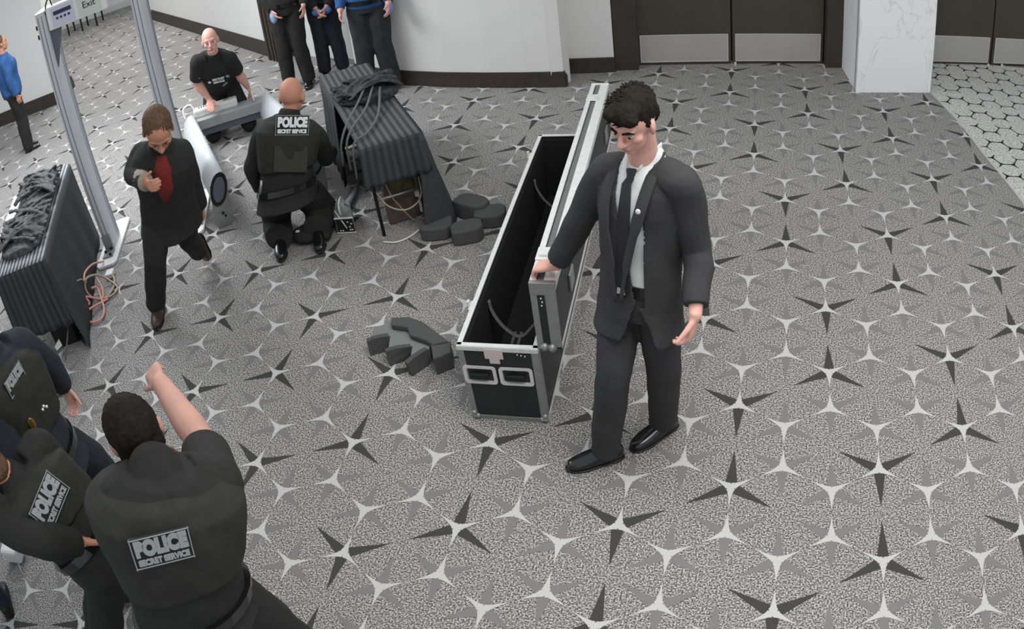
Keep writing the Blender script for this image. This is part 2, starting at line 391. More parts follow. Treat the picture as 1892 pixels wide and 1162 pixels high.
# marble column
cl = [(.262, 4.525), (1.035, 4.64), (.955, 5.50), (.165, 5.33)]
V = [(x, y, 0) for x, y in cl] + [(x, y, HW) for x, y in cl]
col = MB().hexa(V).build('column', M_MARB, bevel=.006); struct(col, 'square column clad in white veined marble')
mb = MB(); e = np.array(cl)
mb.box((.246, 4.56, HW / 2), (.004, 0, 0), (0, .004, 0), (0, 0, HW / 2)); mb.build('corner_seam', M_GREYP, col)
# corridor walls to the left
struct(wall('wall_corridor', (-6.66, 5.69), (-11.6, 8.60), 0, HW, side=-1), 'long white corridor wall')
skirting('baseboard_corridor', [(-6.66, 5.69), (-11.5, 8.54)], h=.2, side=1)
struct(MB().box((-6.52, 5.66, 1.65), nz((1, -.45, 0)) * .15, nz((.45, 1, 0)) * .12, (0, 0, 1.65)).build('trim_6', M_JAMB), 'dark wooden frame behind the standing officers')
mb = MB()
for t in (-.09, 0.0, .08): mb.box(np.array([-6.52, 5.66, 1.65]) + nz((1, -.45, 0)) * t - nz((.45, 1, 0)) * .125, nz((1, -.45, 0)) * .012, nz((.45, 1, 0)) * .01, (0, 0, 1.65))
struct(mb.build('trim_7', M_BASE))
struct(wall('wall_alcove', (-6.38, 5.72), (-4.9, 5.30), 0, HW, side=1), 'white wall at the back of the officers\' alcove')
struct(MB().bar((-5.18, 5.36, 0), (-5.18, 5.36, 3.3), .03, .12, up=(1, 0, 0)).build('trim_8', M_GREYP))
struct(wall('wall_left', (-10.22, 4.755), (-12.9, 2.96), 0, HW, side=-1), 'white wall behind the blue-shirted person')
skirting('baseboard_left', [(-10.22, 4.755), (-12.8, 3.03)], h=.2, side=1)
struct(wall('wall_left_end', (-10.22, 4.755), (-10.6, 5.3), 0, HW, side=1))
skirting('baseboard_left_end', [(-10.20, 4.76), (-10.58, 5.3)], h=.2, side=-1)
struct(wall('wall_far', (-16.5, 8.5), (-11.5, 11.5), 0, HW, side=1))
FI_BASE = [(-2.685, 0.628), (-2.647, 0.494), (-2.518, 0.562), (-2.485, 0.423), (-2.416, 0.555), (-2.418, 0.625), (-2.597, 0.746), (-2.725, 0.768), (-2.791, 0.702), (-2.806, 0.564)]
FI_TONG = [((-2.8, 0.534, 0.0), (-2.719, 0.587, 0.0), (-2.802, 0.542, 0.1), (-2.688, 0.615, 0.1)), ((-2.647, 0.47, 0.0), (-2.552, 0.543, 0.0), (-2.65, 0.481, 0.1), (-2.516, 0.546, 0.1)), ((-2.481, 0.411, 0.0), (-2.415, 0.528, -0.0), (-2.486, 0.407, 0.1), (-2.413, 0.543, 0.1))]
FI_BACK = [(-2.588, 0.678), (-2.547, 0.615), (-2.438, 0.584), (-2.381, 0.555), (-2.301, 0.595), (-2.402, 0.666), (-2.509, 0.739), (-2.611, 0.77), (-2.722, 0.749), (-2.694, 0.682)]
FI_END = [(-2.343, 0.444), (-2.265, 0.519), (-2.298, 0.607), (-2.412, 0.59)]

# ------------------------------------------------------------------ flight case (open, lid standing upright on its right rim)
CO = np.array([-2.041, .166, 0.]); CX = np.array([.9976, .0699, 0]); CY = np.array([-.0699, .9976, 0]); CZ = np.array([0, 0, 1.])
cw, cL, ch = .388, 2.23, .49
def cp(x, y, z): return CO + CX * x + CY * y + CZ * z
def cbox(mb, x0, x1, y0, y1, z0, z1, mi=0): return mb.box(cp((x0 + x1) / 2, (y0 + y1) / 2, (z0 + z1) / 2), CX * (x1 - x0) / 2, CY * (y1 - y0) / 2, CZ * (z1 - z0) / 2, mi)
case = thing('flight_case', 'long open black flight case with aluminium edges and upright lid', 'case', tuple(cp(cw / 2, cL / 2, 0)))
t = .012
for nm, a in dict(near=(0, cw, 0, t, .01, ch), far=(0, cw, cL - t, cL, .01, ch), l=(0, t, t, cL - t, .01, ch), rr=(cw - t, cw, t, cL - t, .01, ch), bt=(0, cw, 0, cL, .004, .016)).items():
    cbox(MB(), *a).build('panel', M_CASE, case)
for a in ((t, t + .02, t, cL - t, .016, ch - .02), (cw - t - .02, cw - t, t, cL - t, .016, ch - .02), (t + .02, cw - t - .02, t, t + .02, .016, ch - .02), (t + .02, cw - t - .02, cL - t - .02, cL - t, .016, ch - .02), (t + .02, cw - t - .02, t + .02, cL - t - .02, .016, .035)):
    o = cbox(MB(), *a).build('lining', M_FOAMIN, case)
r0 = .022; e = .004
def rail(x0, x1, y0, y1, z0, z1, m=None, par=None): return cbox(MB(), x0, x1, y0, y1, z0, z1).build('edge_rail', m or M_ALU, par or case, bevel=.002)
for x0, x1 in ((-e, r0), (cw - r0, cw + e)): rail(x0, x1, 0, cL, ch, ch + .008)
rail(-e, cw + e, -e, r0, ch, ch + .008); rail(-e, cw + e, cL - r0, cL + e, ch, ch + .008)
rail(-e, cw + e, -e - .002, 0, ch - .022, ch + .004)
for x0, x1 in ((-e, .0), (cw, cw + e)): rail(x0, x1, 0, cL, ch - .02, ch + .002); rail(x0, x1, 0, cL, .0, .03)
for x0, x1 in ((-e, .028), (cw - .032, cw + e)): rail(x0, x1, -e, 0, .03, ch - .02, M_ALUD)
rail(cw, cw + e, 0, .035, .03, ch - .02, M_ALUD); rail(0, cw, -e, 0, .0, .028, M_ALUD)
for x in (.01, cw - .01):
    for y in (.0, cL):
        mb = MB()
        for k in range(3): mb.add(*ball(cp(x + (.016 if k == 1 else 0) * (1 if x < .1 else -1), y, .02 + (.022 if k == 2 else 0)), .017))
        mb.build('corner_cap', M_ALUD, case, smooth=True)
for hx in (.088, .268):
    c = cp(hx, -.004, .315); V = []; F = []
    mb = MB()
    out = []
    for (w, h, d) in ((.083, .058, 0.), (.083, .058, -.006), (.066, .042, -.006), (.062, .038, .012)):
        ring = []
        for q4 in range(4):
            for k in range(4):
                an = q4 * math.pi / 2 + k * math.pi / 6; rr = .018 if w > .07 else .01
                sx = [1, -1, -1, 1][q4]; sz = [1, 1, -1, -1][q4]
                ring.append(c + CX * (sx * (w - rr) + rr * math.cos(an)) + CZ * (sz * (h - rr) + rr * math.sin(an)) + CY * d)
        out.append(ring)
    V = sum(out, []); n = 16
    F = [(k * n + i, k * n + (i + 1) % n, (k + 1) * n + (i + 1) % n, (k + 1) * n + i) for k in range(3) for i in range(n)]
    h = MB().add(V, F).build('handle', M_ALU, case); h['label'] = 'recessed spring handle in a silver dish'
    MB().box(c + CY * .004, CX * .06, CY * .003, CZ * .036).build('dish_back', M_CASE, h)
    MB().bar(c - CY * .012 - CX * .045 + CZ * .002, c - CY * .012 + CX * .045 + CZ * .002, .022, .03).build('grip', M_BLACKP, h, bevel=.006)
lb = cbox(MB(), .13, .22, -.008, -.003, .425, ch - .008); cbox(lb, .15, .2, -.008, -.003, .395, .425); o = lb.build('hasp', M_TAPE, case); o['label'] = 'pale pinkish tag over the hasp'
mb = MB()
for k in range(3): mb.add(*ball(cp(.29 + .018 * k, -.004, .455 - .004 * k), .004))
mb.build('rivet', M_ALU, case, smooth=True)
for y, z in ((.48, .40), (1.80, .38)):
    P = [cp(.035, y, z), cp(.05, y - .02, z - .06), cp(.11, y - .05, z - .14), cp(.19, y - .06, z - .19), cp(.25, y - .03, z - .15), cp(.31, y + .0, z - .08), cp(cw - .035, y + .03, z + .0)]
    V, F = tube(catmull(P, 4), (.004, .020), 8, ref=CY); mk('strap', V, F, M_WEB, case, True)
o = cbox(MB(), .10, .115, .12, .62, .035, .075); cbox(o, .135, .15, .12, .62, .035, .075); o.build('divider', M_WEB, case)
o = cbox(MB(), .245, .29, .1, .36, .035, .11); cbox(o, .298, .345, .1, .36, .035, .11); o.build('foam_block', M_FOAM, case, bevel=.004)
for y in (.33, 1.95):
    lt = cbox(MB(), -.02, 0, y - .035, y + .035, ch - .07, ch - .01); cbox(lt, -.03, -.018, y - .012, y + .012, ch - .05, ch + .02)
    lt.build('butterfly_latch', M_ALU, case, bevel=.003)
# lid
lx0, lx1, lz0, lz1 = cw + .010, cw + .118, ch + .012, .868
lid = MB()
for a in ((lx0, lx1, 0, cL, lz1 - .012, lz1), (lx0, lx1, 0, cL, lz0, lz0 + .012), (lx1 - .012, lx1, 0, cL, lz0, lz1), (lx0, lx1, 0, .012, lz0, lz1), (lx0, lx1, cL - .012, cL, lz0, lz1)): cbox(lid, *a)
LID = lid.build('lid', M_CASE, case); LID['label'] = 'shallow lid standing on its hinges'
cbox(MB(), lx0 + .03, lx0 + .066, .02, cL - .02, lz1, lz1 + .003).build('channel', M_WEB, LID)
rail(lx0 - e, lx0 + .024, 0, cL, lz1, lz1 + .008, par=LID); rail(lx1 - .05, lx1 + e, 0, cL, lz1, lz1 + .008, par=LID)
rail(lx1, lx1 + e, 0, cL, lz1 - .03, lz1, par=LID); rail(lx1, lx1 + e, 0, cL, lz0, lz0 + .028, par=LID)
rail(lx0 - e, lx0 + .026, -e, 0, lz0, lz1, M_ALUD, LID); rail(lx1 - .048, lx1 + e, -e, 0, lz0 + .01, lz1, M_ALUD, LID)
rail(lx0 - e, lx1 + e, -e - .002, .02, lz1 - .02, lz1 + .010, M_ALUD, LID); rail(lx0 - e, lx1 + e, cL - .02, cL + e, lz1 - .02, lz1 + .010, M_ALU, LID)
rail(lx0 - e, lx1 + e, -e - .002, .0, lz1 - .055, lz1 - .015, M_ALUD, LID)
for y in (.22, 1.98):
    lt = cbox(MB(), lx0 - .006, lx0 + .07, y - .05, y + .05, lz1 + .008, lz1 + .014); cbox(lt, lx0 + .01, lx0 + .05, y - .028, y + .01, lz1 + .014, lz1 + .026)
    lt.build('butterfly_latch', M_ALU, LID, bevel=.003)
mb = MB()
for k in range(3): mb.add(*ball(cp(lx0 + .042 + .004 * (k % 2), -.003, lz1 - .075 - .02 * k), .0045))
mb.build('rivet', M_ALU, LID, smooth=True)
for y in (.35, 1.3, 1.9): cbox(MB(), lx1, lx1 + .012, y - .05, y + .05, lz0 + .10, lz0 + .2).build('butterfly_latch', M_ALUD, LID, bevel=.004)
mb = MB(); mb.add(*ball(cp(cw + .04, -.004, ch + .025), .022)); mb.add(*ball(cp(cw + .075, -.004, ch + .02), .022)); mb.build('corner_cap', M_ALUD, LID, smooth=True)

# ------------------------------------------------------------------ draped tables
def drape_sheet(name, TP, BP, nu, nv, m, parent, waves, amp, out, uvscale=1):
    """sheet between the top polyline function TP(u) and bottom BP(u)"""
    V = []; U = []; F = []
    for j in range(nv + 1):
        v = j / nv
        for i in range(nu + 1):
            u = i / nu; a = TP(u); b = BP(u); p = a * (1 - v) + b * v
            w = math.sin(u * waves * 2 * math.pi + 1.5 * math.sin(v * 2 + u * 3)) * amp * v ** .8 + math.sin(u * waves * 4.3 + 1) * amp * .4 * v
            V.append(p + out * w); U.append((u * uvscale, v))
    for j in range(nv):
        for i in range(nu): k = j * (nu + 1) + i; F.append((k, k + 1, k + nu + 2, k + nu + 1))
    o = mk(name, V, F, m, parent, True, uv=U); sd = o.modifiers.new('s', 'SOLIDIFY'); sd.thickness = .003; return o
def table(NR, ey, Wd, L, lab, clab, frontz, mtop, mside, flare, left=None, stripe=1.0):
    ey = nz(np.array([*ey, 0.])); ex = np.array([ey[1], -ey[0], 0]); O = np.array([*NR, 0.]) - ex * Wd
    P = lambda x, y, z: O + ex * x + ey * y + np.array([0, 0, z])
    T = thing('folding_table', lab, 'table', tuple(P(Wd / 2, L / 2, 0)))
    MB().box(P(Wd / 2, L / 2, .73), ex * (Wd / 2 - .004), ey * (L / 2 - .004), (0, 0, .013)).build('tabletop', M_PLASW, T, bevel=.004)
    for y in (.14, L - .2):
        for x in (.05, Wd - .05):
            V, F = tube([P(x, y, .72), P(x, y - .03, .005)], .013, 10); mk('leg', V, F, M_BLACKP, T, True)
        V, F = tube([P(.05, y - .02, .28), P(Wd - .05, y - .02, .28)], .008, 8); o = mk('crossbar', V, F, M_ALUD, T, True)
    C_ = thing('tablecloth', clab, 'tablecloth', tuple(P(Wd / 2, L / 2, .745)))
    top = drape_sheet('cloth_top', lambda u: P(u * (Wd + .012) - .006, -.006, .748), lambda u: P(u * (Wd + .012) - .006, L + .006, .748), 24, 20, mtop, C_, 1, .0, np.array([0, 0, 1.]), stripe)
    drape_sheet('front_drape', lambda u: P(u * (Wd + .02) - .01, -.008, .748), lambda u: P(u * (Wd + .06) - .03, -.05, frontz), 60, 10, mside, C_, 5, .012, -ey, stripe)
    def tp(u): return P(Wd - .02 + .03 * min(1, u / .06), -.012, .748) if u < .06 else P(Wd + .01, (u - .06) / .94 * L, .748)
    def bt(u):
        if u < .06 and flare > .1: return P(Wd - .14 + (.17 + flare) * u / .06, -.10 + .04 * u / .06, .02)
        return P(Wd + .03 + flare * (1 - .35 * u), -.06 + u * (L + .06), .012)
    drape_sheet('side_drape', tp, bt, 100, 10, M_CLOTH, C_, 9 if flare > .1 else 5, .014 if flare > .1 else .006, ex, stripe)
    drape_sheet('back_drape', lambda u: P(Wd - u * Wd, L + .008, .748), lambda u: P(Wd - u * Wd, L + .05, .02), 30, 6, M_CLOTH, C_, 4, .012, ey, stripe)
    if left: drape_sheet('side_drape', lambda u: P(-.01, L * (left + u * (1 - left)), .748), lambda u: P(-.05, L * (left + u * (1 - left)), .03), 40, 8, mside, C_, 5, .015, -ex, stripe)
    return T, C_, P, ex, ey
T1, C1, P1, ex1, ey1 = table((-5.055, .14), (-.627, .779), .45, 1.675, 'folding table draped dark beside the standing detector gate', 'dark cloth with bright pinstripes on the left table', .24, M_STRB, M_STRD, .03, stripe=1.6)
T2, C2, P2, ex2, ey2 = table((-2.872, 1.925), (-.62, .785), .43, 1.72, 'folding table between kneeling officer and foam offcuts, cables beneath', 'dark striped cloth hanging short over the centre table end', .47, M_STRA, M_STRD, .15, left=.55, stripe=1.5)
# bare strip of the first tabletop
MB().box(P1(-.055, .98, .742), ex1 * .055, ey1 * .42, (0, 0, .006)).build('extension_leaf', M_PLASW, T1, bevel=.003)
def heap(name, P, ex, ey, rects, label, cat, m, seed, ropes, z0=.755, amp=.05):
    rg = np.random.default_rng(seed); parts = []
    H = thing(name, label, cat, tuple(P((rects[0][0] + rects[0][1]) / 2, (rects[0][2] + rects[0][3]) / 2, z0)))
    for (x0, x1, y0, y1, h) in rects:
        parts.append(loft([(P((x0 + x1) / 2, y, z0 + h * .15), ex * (x1 - x0) * k_, UPZ * h * .3) for y, k_ in ((y0, .25), (y0 + .06, .42), ((y0 + y1) / 2, .48), (y1 - .06, .42), (y1, .25))], 18))
        for k in range(ropes):
            u0, u1 = rg.uniform(0, 1, 2); sl = rg.uniform(.25, .55); pts = []
            for s in range(6):
                t = s / 5; x = x0 + (x1 - x0) * (t if k % 3 else (.5 + .45 * math.sin(3 * t + 6 * u0))); y = y0 + (y1 - y0) * min(1, max(0, u1 * (1 - sl) + sl * (t if k % 2 else 1 - t)))
                pts.append(P(x, y, z0 + .01 + h * (.25 + .55 * math.sin(math.pi * (.08 + .84 * t)) * (.6 + .4 * u0)) + .012 * math.sin(8 * t + k)))
            r_ = rg.uniform(.013, .022); parts.append(tube(catmull(pts, 4), (r_, r_ * .55), 10))
    remesh('crumpled_mass', parts, .007, m, H, 2, .003, 40)
    return H
UPZ = np.array([0, 0, 1.])
M_HEAP1 = striped('heap_cloth', (58, 60, 62), (118, 122, 124), 1, 'X'); M_HEAPC = mat('heap_cloth_plain', (76, 79, 81), .7, noise=.45, nscale=28)
M_HEAPD = mat('heap_cloth_dark', (50, 51, 53), .7, noise=.4, nscale=30)
heap('cloth_heap', P1, ex1, ey1, [(.02, .44, .90, 1.5, .17), (-.02, .43, .18, 1.0, .11)], 'crumpled pinstriped cloth heaped along the left table', 'cloth', M_HEAPC, 3, 22)
heap('cloth_heap', P2, ex2, ey2, [(.10, .52, .72, 1.12, .15), (.0, .40, .78, 1.15, .09)], 'dark tangled drapery straps heaped on the centre table', 'cloth', M_HEAPD, 5, 20)
for k, pts in enumerate([[(.30, .95, .88), (.14, .62, .84), (-.0, .42, .78), (-.08, .36, .66), (-.1, .36, .5)], [(.34, .92, .87), (.18, .55, .81), (.02, .34, .77), (-.05, .28, .68), (-.06, .26, .5)], [(.35, .8, .84), (.24, .45, .77), (.1, .2, .765), (-.02, .12, .74), (-.05, .1, .5)]]):
    V, F = tube(catmull([P2(*p) for p in pts], 6), (.010, .006), 8); tag(mk('strap', V, F, M_WEB, None, True), ['upper dark strap trailing off the left edge of the centre table', 'lower dark strap trailing off the left edge of the centre table', 'dark strap ending near the front corner of the centre table'][k], 'strap')
# things under / beside table 2
def cable(pts, r, m, label, name='cable', group=None):
    V, F = tube(catmull(pts, 8), r, 8); o = mk(name, V, F, m, None, True); return tag(o, label, 'cable', group)
cable([P2(.06, .1, .36), P2(.12, .05, .25), P2(.24, .02, .2), P2(.36, .06, .24), P2(.38, .1, .38)], .005, M_CREAM, 'cream cable sagging below the centre table end')
cable([P2(.12, .15, .5), P2(.16, .12, .3), P2(.2, .14, .2), P2(.3, .16, .02), P2(.38, .2, .02)], .004, M_CREAM, 'thin tan cable dropping to the floor under the centre table')
cable([P2(.02, .02, .01), P2(.1, -.04, .012), P2(.2, -.03, .012), P2(.3, .03, .01)], .006, M_PLASW, 'white cable lying on carpet under centre table')
pb = thing('power_supply', 'brown power unit tangled with cables under the centre table', 'equipment', tuple(P2(.25, .28, 0)))
M_BRN = mat('dusty_brown', (88, 76, 68), .8, noise=.3, nscale=20); M_OLV = mat('olive_board', (92, 88, 58), .7, noise=.3, nscale=25)
MB().box(P2(.25, .26, .24), ex2 * .12, ey2 * .04, (0, 0, .24)).build('housing', M_BRN, pb, bevel=.01); MB().box(P2(.27, .215, .36), ex2 * .08, ey2 * .008, (0, 0, .1)).build('circuit_board', M_OLV, pb)
for x, z in ((.2, .47), (.36, .47), (.37, .2)): MB().box(P2(x, .2, z), ex2 * .02, ey2 * .012, (0, 0, .018)).build('connector', M_PLASW, pb)
# metal framed instrument box
bx = thing('instrument_box', 'small aluminium framed black instrument box with carrying handle', 'equipment', (-3.62, 1.90, 0))
bO = np.array([-3.625, 1.765, 0]); bX = nz((.148, .028, 0)); bY = np.array([-bX[1], bX[0], 0]); bY = nz(np.array([-.141, .23, 0]))
def bp_(x, y, z): return bO + bX * x + bY * y + np.array([0, 0, z])
MB().hexa([bp_(0, 0, .005), bp_(.15, 0, .005), bp_(.15, .26, .005), bp_(0, .26, .005), bp_(0, 0, .13), bp_(.15, 0, .13), bp_(.15, .26, .13), bp_(0, .26, .13)]).build('body', M_ALUD, bx, bevel=.004)
mb = MB()
for a, b in (((0, 0, .01), (.15, 0, .01)), ((0, 0, .13), (.15, 0, .13)), ((.004, 0, .01), (.004, 0, .13)), ((.146, 0, .01), (.146, 0, .13))): mb.bar(bp_(*a), bp_(*b), .009, .009)
mb.build('front_frame', M_PLASW, bx); MB().box(bp_(.075, -.003, .07), bX * .066, bY * .002, (0, 0, .055)).build('control_face', M_BLACKP, bx)
mb = MB()
for x, z in ((.03, .03), (.05, .03), (.11, .035), (.125, .035), (.11, .06), (.125, .085), (.1, .1)): mb.box(bp_(x, -.008, z), bX * .006, bY * .002, (0, 0, .004))
mb.build('indicator', M_PLASW, bx)['kind'] = 'stuff'
V, F = tube(catmull([bp_(.06, .05, .13), bp_(.06, .07, .19), bp_(.085, .15, .215), bp_(.1, .2, .19), bp_(.1, .22, .13)], 5), (.012, .008), 10); mk('handle', V, F, M_ALU, bx, True)
V, F = tube([bp_(.02, .03, .18), bp_(.085, -.03, .06)], .004, 8); tag(mk('antenna_rod', V, F, M_PLASW, None, True), 'thin white rod leaning across the instrument box', 'rod')
bg = thing('equipment_bag', 'soft black bag on the floor left of the instrument box', 'bag', (-3.80, 1.72, 0))
remesh('bag_body', [ell((-3.83, 1.66, .06), [(.11, .05, 0), (-.04, .1, 0), (0, 0, .06)]), ell((-3.72, 1.69, .055), [(.1, .02, 0), (-.03, .09, 0), (0, 0, .055)]), ell((-3.80, 1.85, .05), [(.12, .03, 0), (-.04, .1, 0), (0, 0, .07)])], .01, M_UNI, bg, 4, .006, 20)
V, F = tube(catmull([(-3.90, 1.80, .06), (-3.93, 1.92, .14), (-3.84, 1.99, .16), (-3.76, 1.9, .12), (-3.80, 1.78, .12)], 5), (.004, .01), 8); mk('bag_strap', V, F, M_WEB, bg, True)
MB().box((-3.86, 1.60, .115), (.014, .004, 0), (-.004, .01, 0), (0, 0, .003)).build('zip_tag', M_PLASW, bg)
V, F = tube([(-3.79, 2.52, .03), (-3.74, 2.30, .03), (-3.72, 2.12, .03)], [(.012, .01), (.02, .012), (.035, .012)], 10); tag(mk('hand_wand', V, F, M_GREYP, None, True), 'grey hand wand lying right of the kneeling officer', 'wand')
# foam offcuts in front of the centre table
def poly_prism(name, pts, z0, z1, m, parent=None, bevel=.006):
    n = len(pts); V = [(x, y, z0) for x, y in pts] + [(x, y, z1) for x, y in pts]; F = [tuple(range(n - 1, -1, -1)), tuple(range(n, 2 * n))] + [(i, (i + 1) % n, n + (i + 1) % n, n + i) for i in range(n)]
    return MB().add(V, F).build(name, m, parent, bevel=bevel)
for k, (c, L_, w_, h_, an, lab) in enumerate([((-2.84, 1.84), .11, .10, .10, .3, 'dark foam block tucked against the table drape'), ((-2.60, 1.80), .11, .08, .11, .5, 'nearest dark foam block before the centre table'), ((-2.50, 2.02), .11, .09, .10, .2, 'dark foam block nearest the open flight case'), ((-2.66, 2.10), .13, .08, .13, -.3, 'tallest dark foam block behind the other offcuts')]):
    a = np.array([math.cos(an), math.sin(an), 0]); b = np.array([-a[1], a[0], 0]); pts = []
    for sx, sy in ((-1, -.8), (-.4, -1), (.6, -1), (1, -.5), (1, .6), (.5, 1), (-.6, 1), (-1, .5)): p = np.array([*c, 0]) + a * L_ * sx + b * w_ * sy; pts.append((p[0], p[1]))
    tag(poly_prism('foam_block', pts, .002, h_, M_FOAM, bevel=.012), lab, 'foam', 'foam offcuts near the centre table')
fi = thing('foam_insert', 'torn grey foam insert with scalloped dark sides left of flight case', 'foam', (-2.6, .66, 0))
poly_prism('foam_base', FI_BASE, .002, .09, M_FOAML, fi, .0)
for (b0, b1, t0, t1) in FI_TONG:
    b0, b1, t0, t1 = map(lambda v: np.array(v, float), (b0, b1, t0, t1)); V = []; nrm = nz(np.cross(b1 - b0, (0, 0, 1.))); F = []
    prof = [b0, b0 * .5 + t0 * .5, t0, t0 * .66 + t1 * .34 + np.array([0, 0, .008]), t0 * .3 + t1 * .7 + np.array([0, 0, .006]), t1, t1 * .6 + b1 * .4, b1]
    n = len(prof); V = [p for p in prof] + [p - nrm * .03 for p in prof]; F = [tuple(range(n - 1, -1, -1)), tuple(range(n, 2 * n))] + [(i, (i + 1) % n, n + (i + 1) % n, n + i) for i in range(n)]
    mk('foam_flap', V, F, M_FOAM, fi)
poly_prism('foam_wall', FI_BACK, .09, .13, M_FOAM, fi, .008)
poly_prism('foam_end', FI_END, .002, .12, M_FOAM, fi, .006)

# ------------------------------------------------------------------ standing walk-through detector
U = nz((.5, -.84, 0)); VV = nz((.64, .53, 0)); ZZ = np.array([0, 0, 1.])
gate = thing('walk_through_detector', 'standing grey walk-through metal detector gate with sign cards on top', 'metal detector', (-5.46, 1.68, 0))
posts = [np.array([-5.79, 1.40, 0]), np.array([-5.15, 1.93, 0])]
for k, p in enumerate(posts):
    V, F = loft([(p + ZZ * z, U * .14, VV * .05) for z in (.03, 2.14)], 24, 5); o = mk('post', V, F, M_PANEL, gate)
    mb = MB()
    for u in (-.10, -.07, -.035): 
        for s in (-1, 1): mb.box(p + U * u * 1. + VV * s * .05 + ZZ * 1.08, U * .004, VV * .0012, ZZ * 1.03)
    for u in (-.03, .03): mb.box(p + U * .1395 + VV * u * .6 + ZZ * 1.08, VV * .0025, U * .0012, ZZ * 1.03)
    mb.build('groove', M_PANELD, o)
    pts = []
    for a, b in ((-.40, -.07), (-.36, -.10), (.36, -.10), (.40, -.07), (.40, .07), (.36, .10), (-.36, .10), (-.40, .07)): q_ = p + U * a + VV * b; pts.append((q_[0], q_[1]))
    poly_prism('base_plate', pts, .003, .028, M_PLASW, gate, .004)
    mb = MB(); mb.box(p + U * .15 + ZZ * .10, U * .012, VV * .04, ZZ * .07); mb.box(p + U * .22 + ZZ * .035, U * .06, VV * .05, ZZ * .008); mb.build('foot_bracket', M_GREYP, gate, bevel=.004)
    mb = MB()
    for a, b in ((.17, .02), (.2, -.03), (.27, .03)): mb.add(*ball(p + U * a + VV * b + ZZ * .05, .014))
    mb.build('fixing_bolt', M_BLACKP, gate, smooth=True)['kind'] = 'stuff'
A_, B_ = posts[0] + VV * .045, posts[1] - VV * .045
MB().box((A_ + B_) / 2 + ZZ * 2.05, (B_ - A_) / 2, U * .08, ZZ * .09).build('header', M_PANEL, gate, bevel=.006)
hd = MB().box(A_ * .62 + B_ * .38 + ZZ * 2.06 + U * .10, (B_ - A_) * .36, U * .03, ZZ * .095).build('control_box', M_PLASW, gate, bevel=.008)
def card(f0, f1, nm, m, body):
    c = A_ + (B_ - A_) * (f0 + f1) / 2 + U * .132 + ZZ * 2.06; o = MB().box(c, (B_ - A_) * (f1 - f0) / 2, U * .002, ZZ * .078).build(nm, m, hd); return c, o
c, o = card(.08, .36, 'sign_card', mat('sign_lilac', (196, 198, 214), .5), '')
MB().box(c + U * .004 + ZZ * .03, (B_ - A_) * .11, U * .001, ZZ * .016).build('sign_bar', mat('sign_ink', (52, 54, 84), .6), hd)
for k in range(4): MB().box(c + U * .004 - ZZ * .015 + VV * (k - 1.5) * .036, VV * .010, U * .001, ZZ * .009).build('sign_block', MATS['sign_ink'], hd)
c, o = card(.40, .68, 'sign_card', mat('sign_green', (196, 208, 200), .5), '')
text('Exit', .075, c + U * .004 - ZZ * .0, VV, ZZ, M_BLACKP, hd, 'sign_lettering')
MB().hexa([A_ + U * .1 + ZZ * 1.66, A_ + U * .1 + VV * .012 + ZZ * 1.66, A_ - U * .02 + VV * .012 + ZZ * 1.8, A_ - U * .02 + ZZ * 1.8, A_ + U * .1 + ZZ * 1.96, A_ + U * .1 + VV * .07 + ZZ * 1.96, A_ - U * .06 + VV * .07 + ZZ * 1.96, A_ - U * .06 + ZZ * 1.96]).build('corner_gusset', M_PANELD, gate)
for z in (2.02, 1.94):
    V, F = tube([posts[0] - VV * .045 + ZZ * z + U * .03, posts[0] - VV * .09 + ZZ * z + U * .03], [.01, .024], 12); mk('knob', V, F, M_BLACKP, gate, True)
V, F = tube(catmull([A_ + U * .1 + ZZ * 2.1, A_ + U * .13 + VV * .03 + ZZ * 2.18, A_ + U * .1 + VV * .06 + ZZ * 2.22, A_ + U * .1 + VV * .08 + ZZ * 2.1], 6), .007, 8); mk('cable_loop', V, F, M_BLACKP, gate, True)

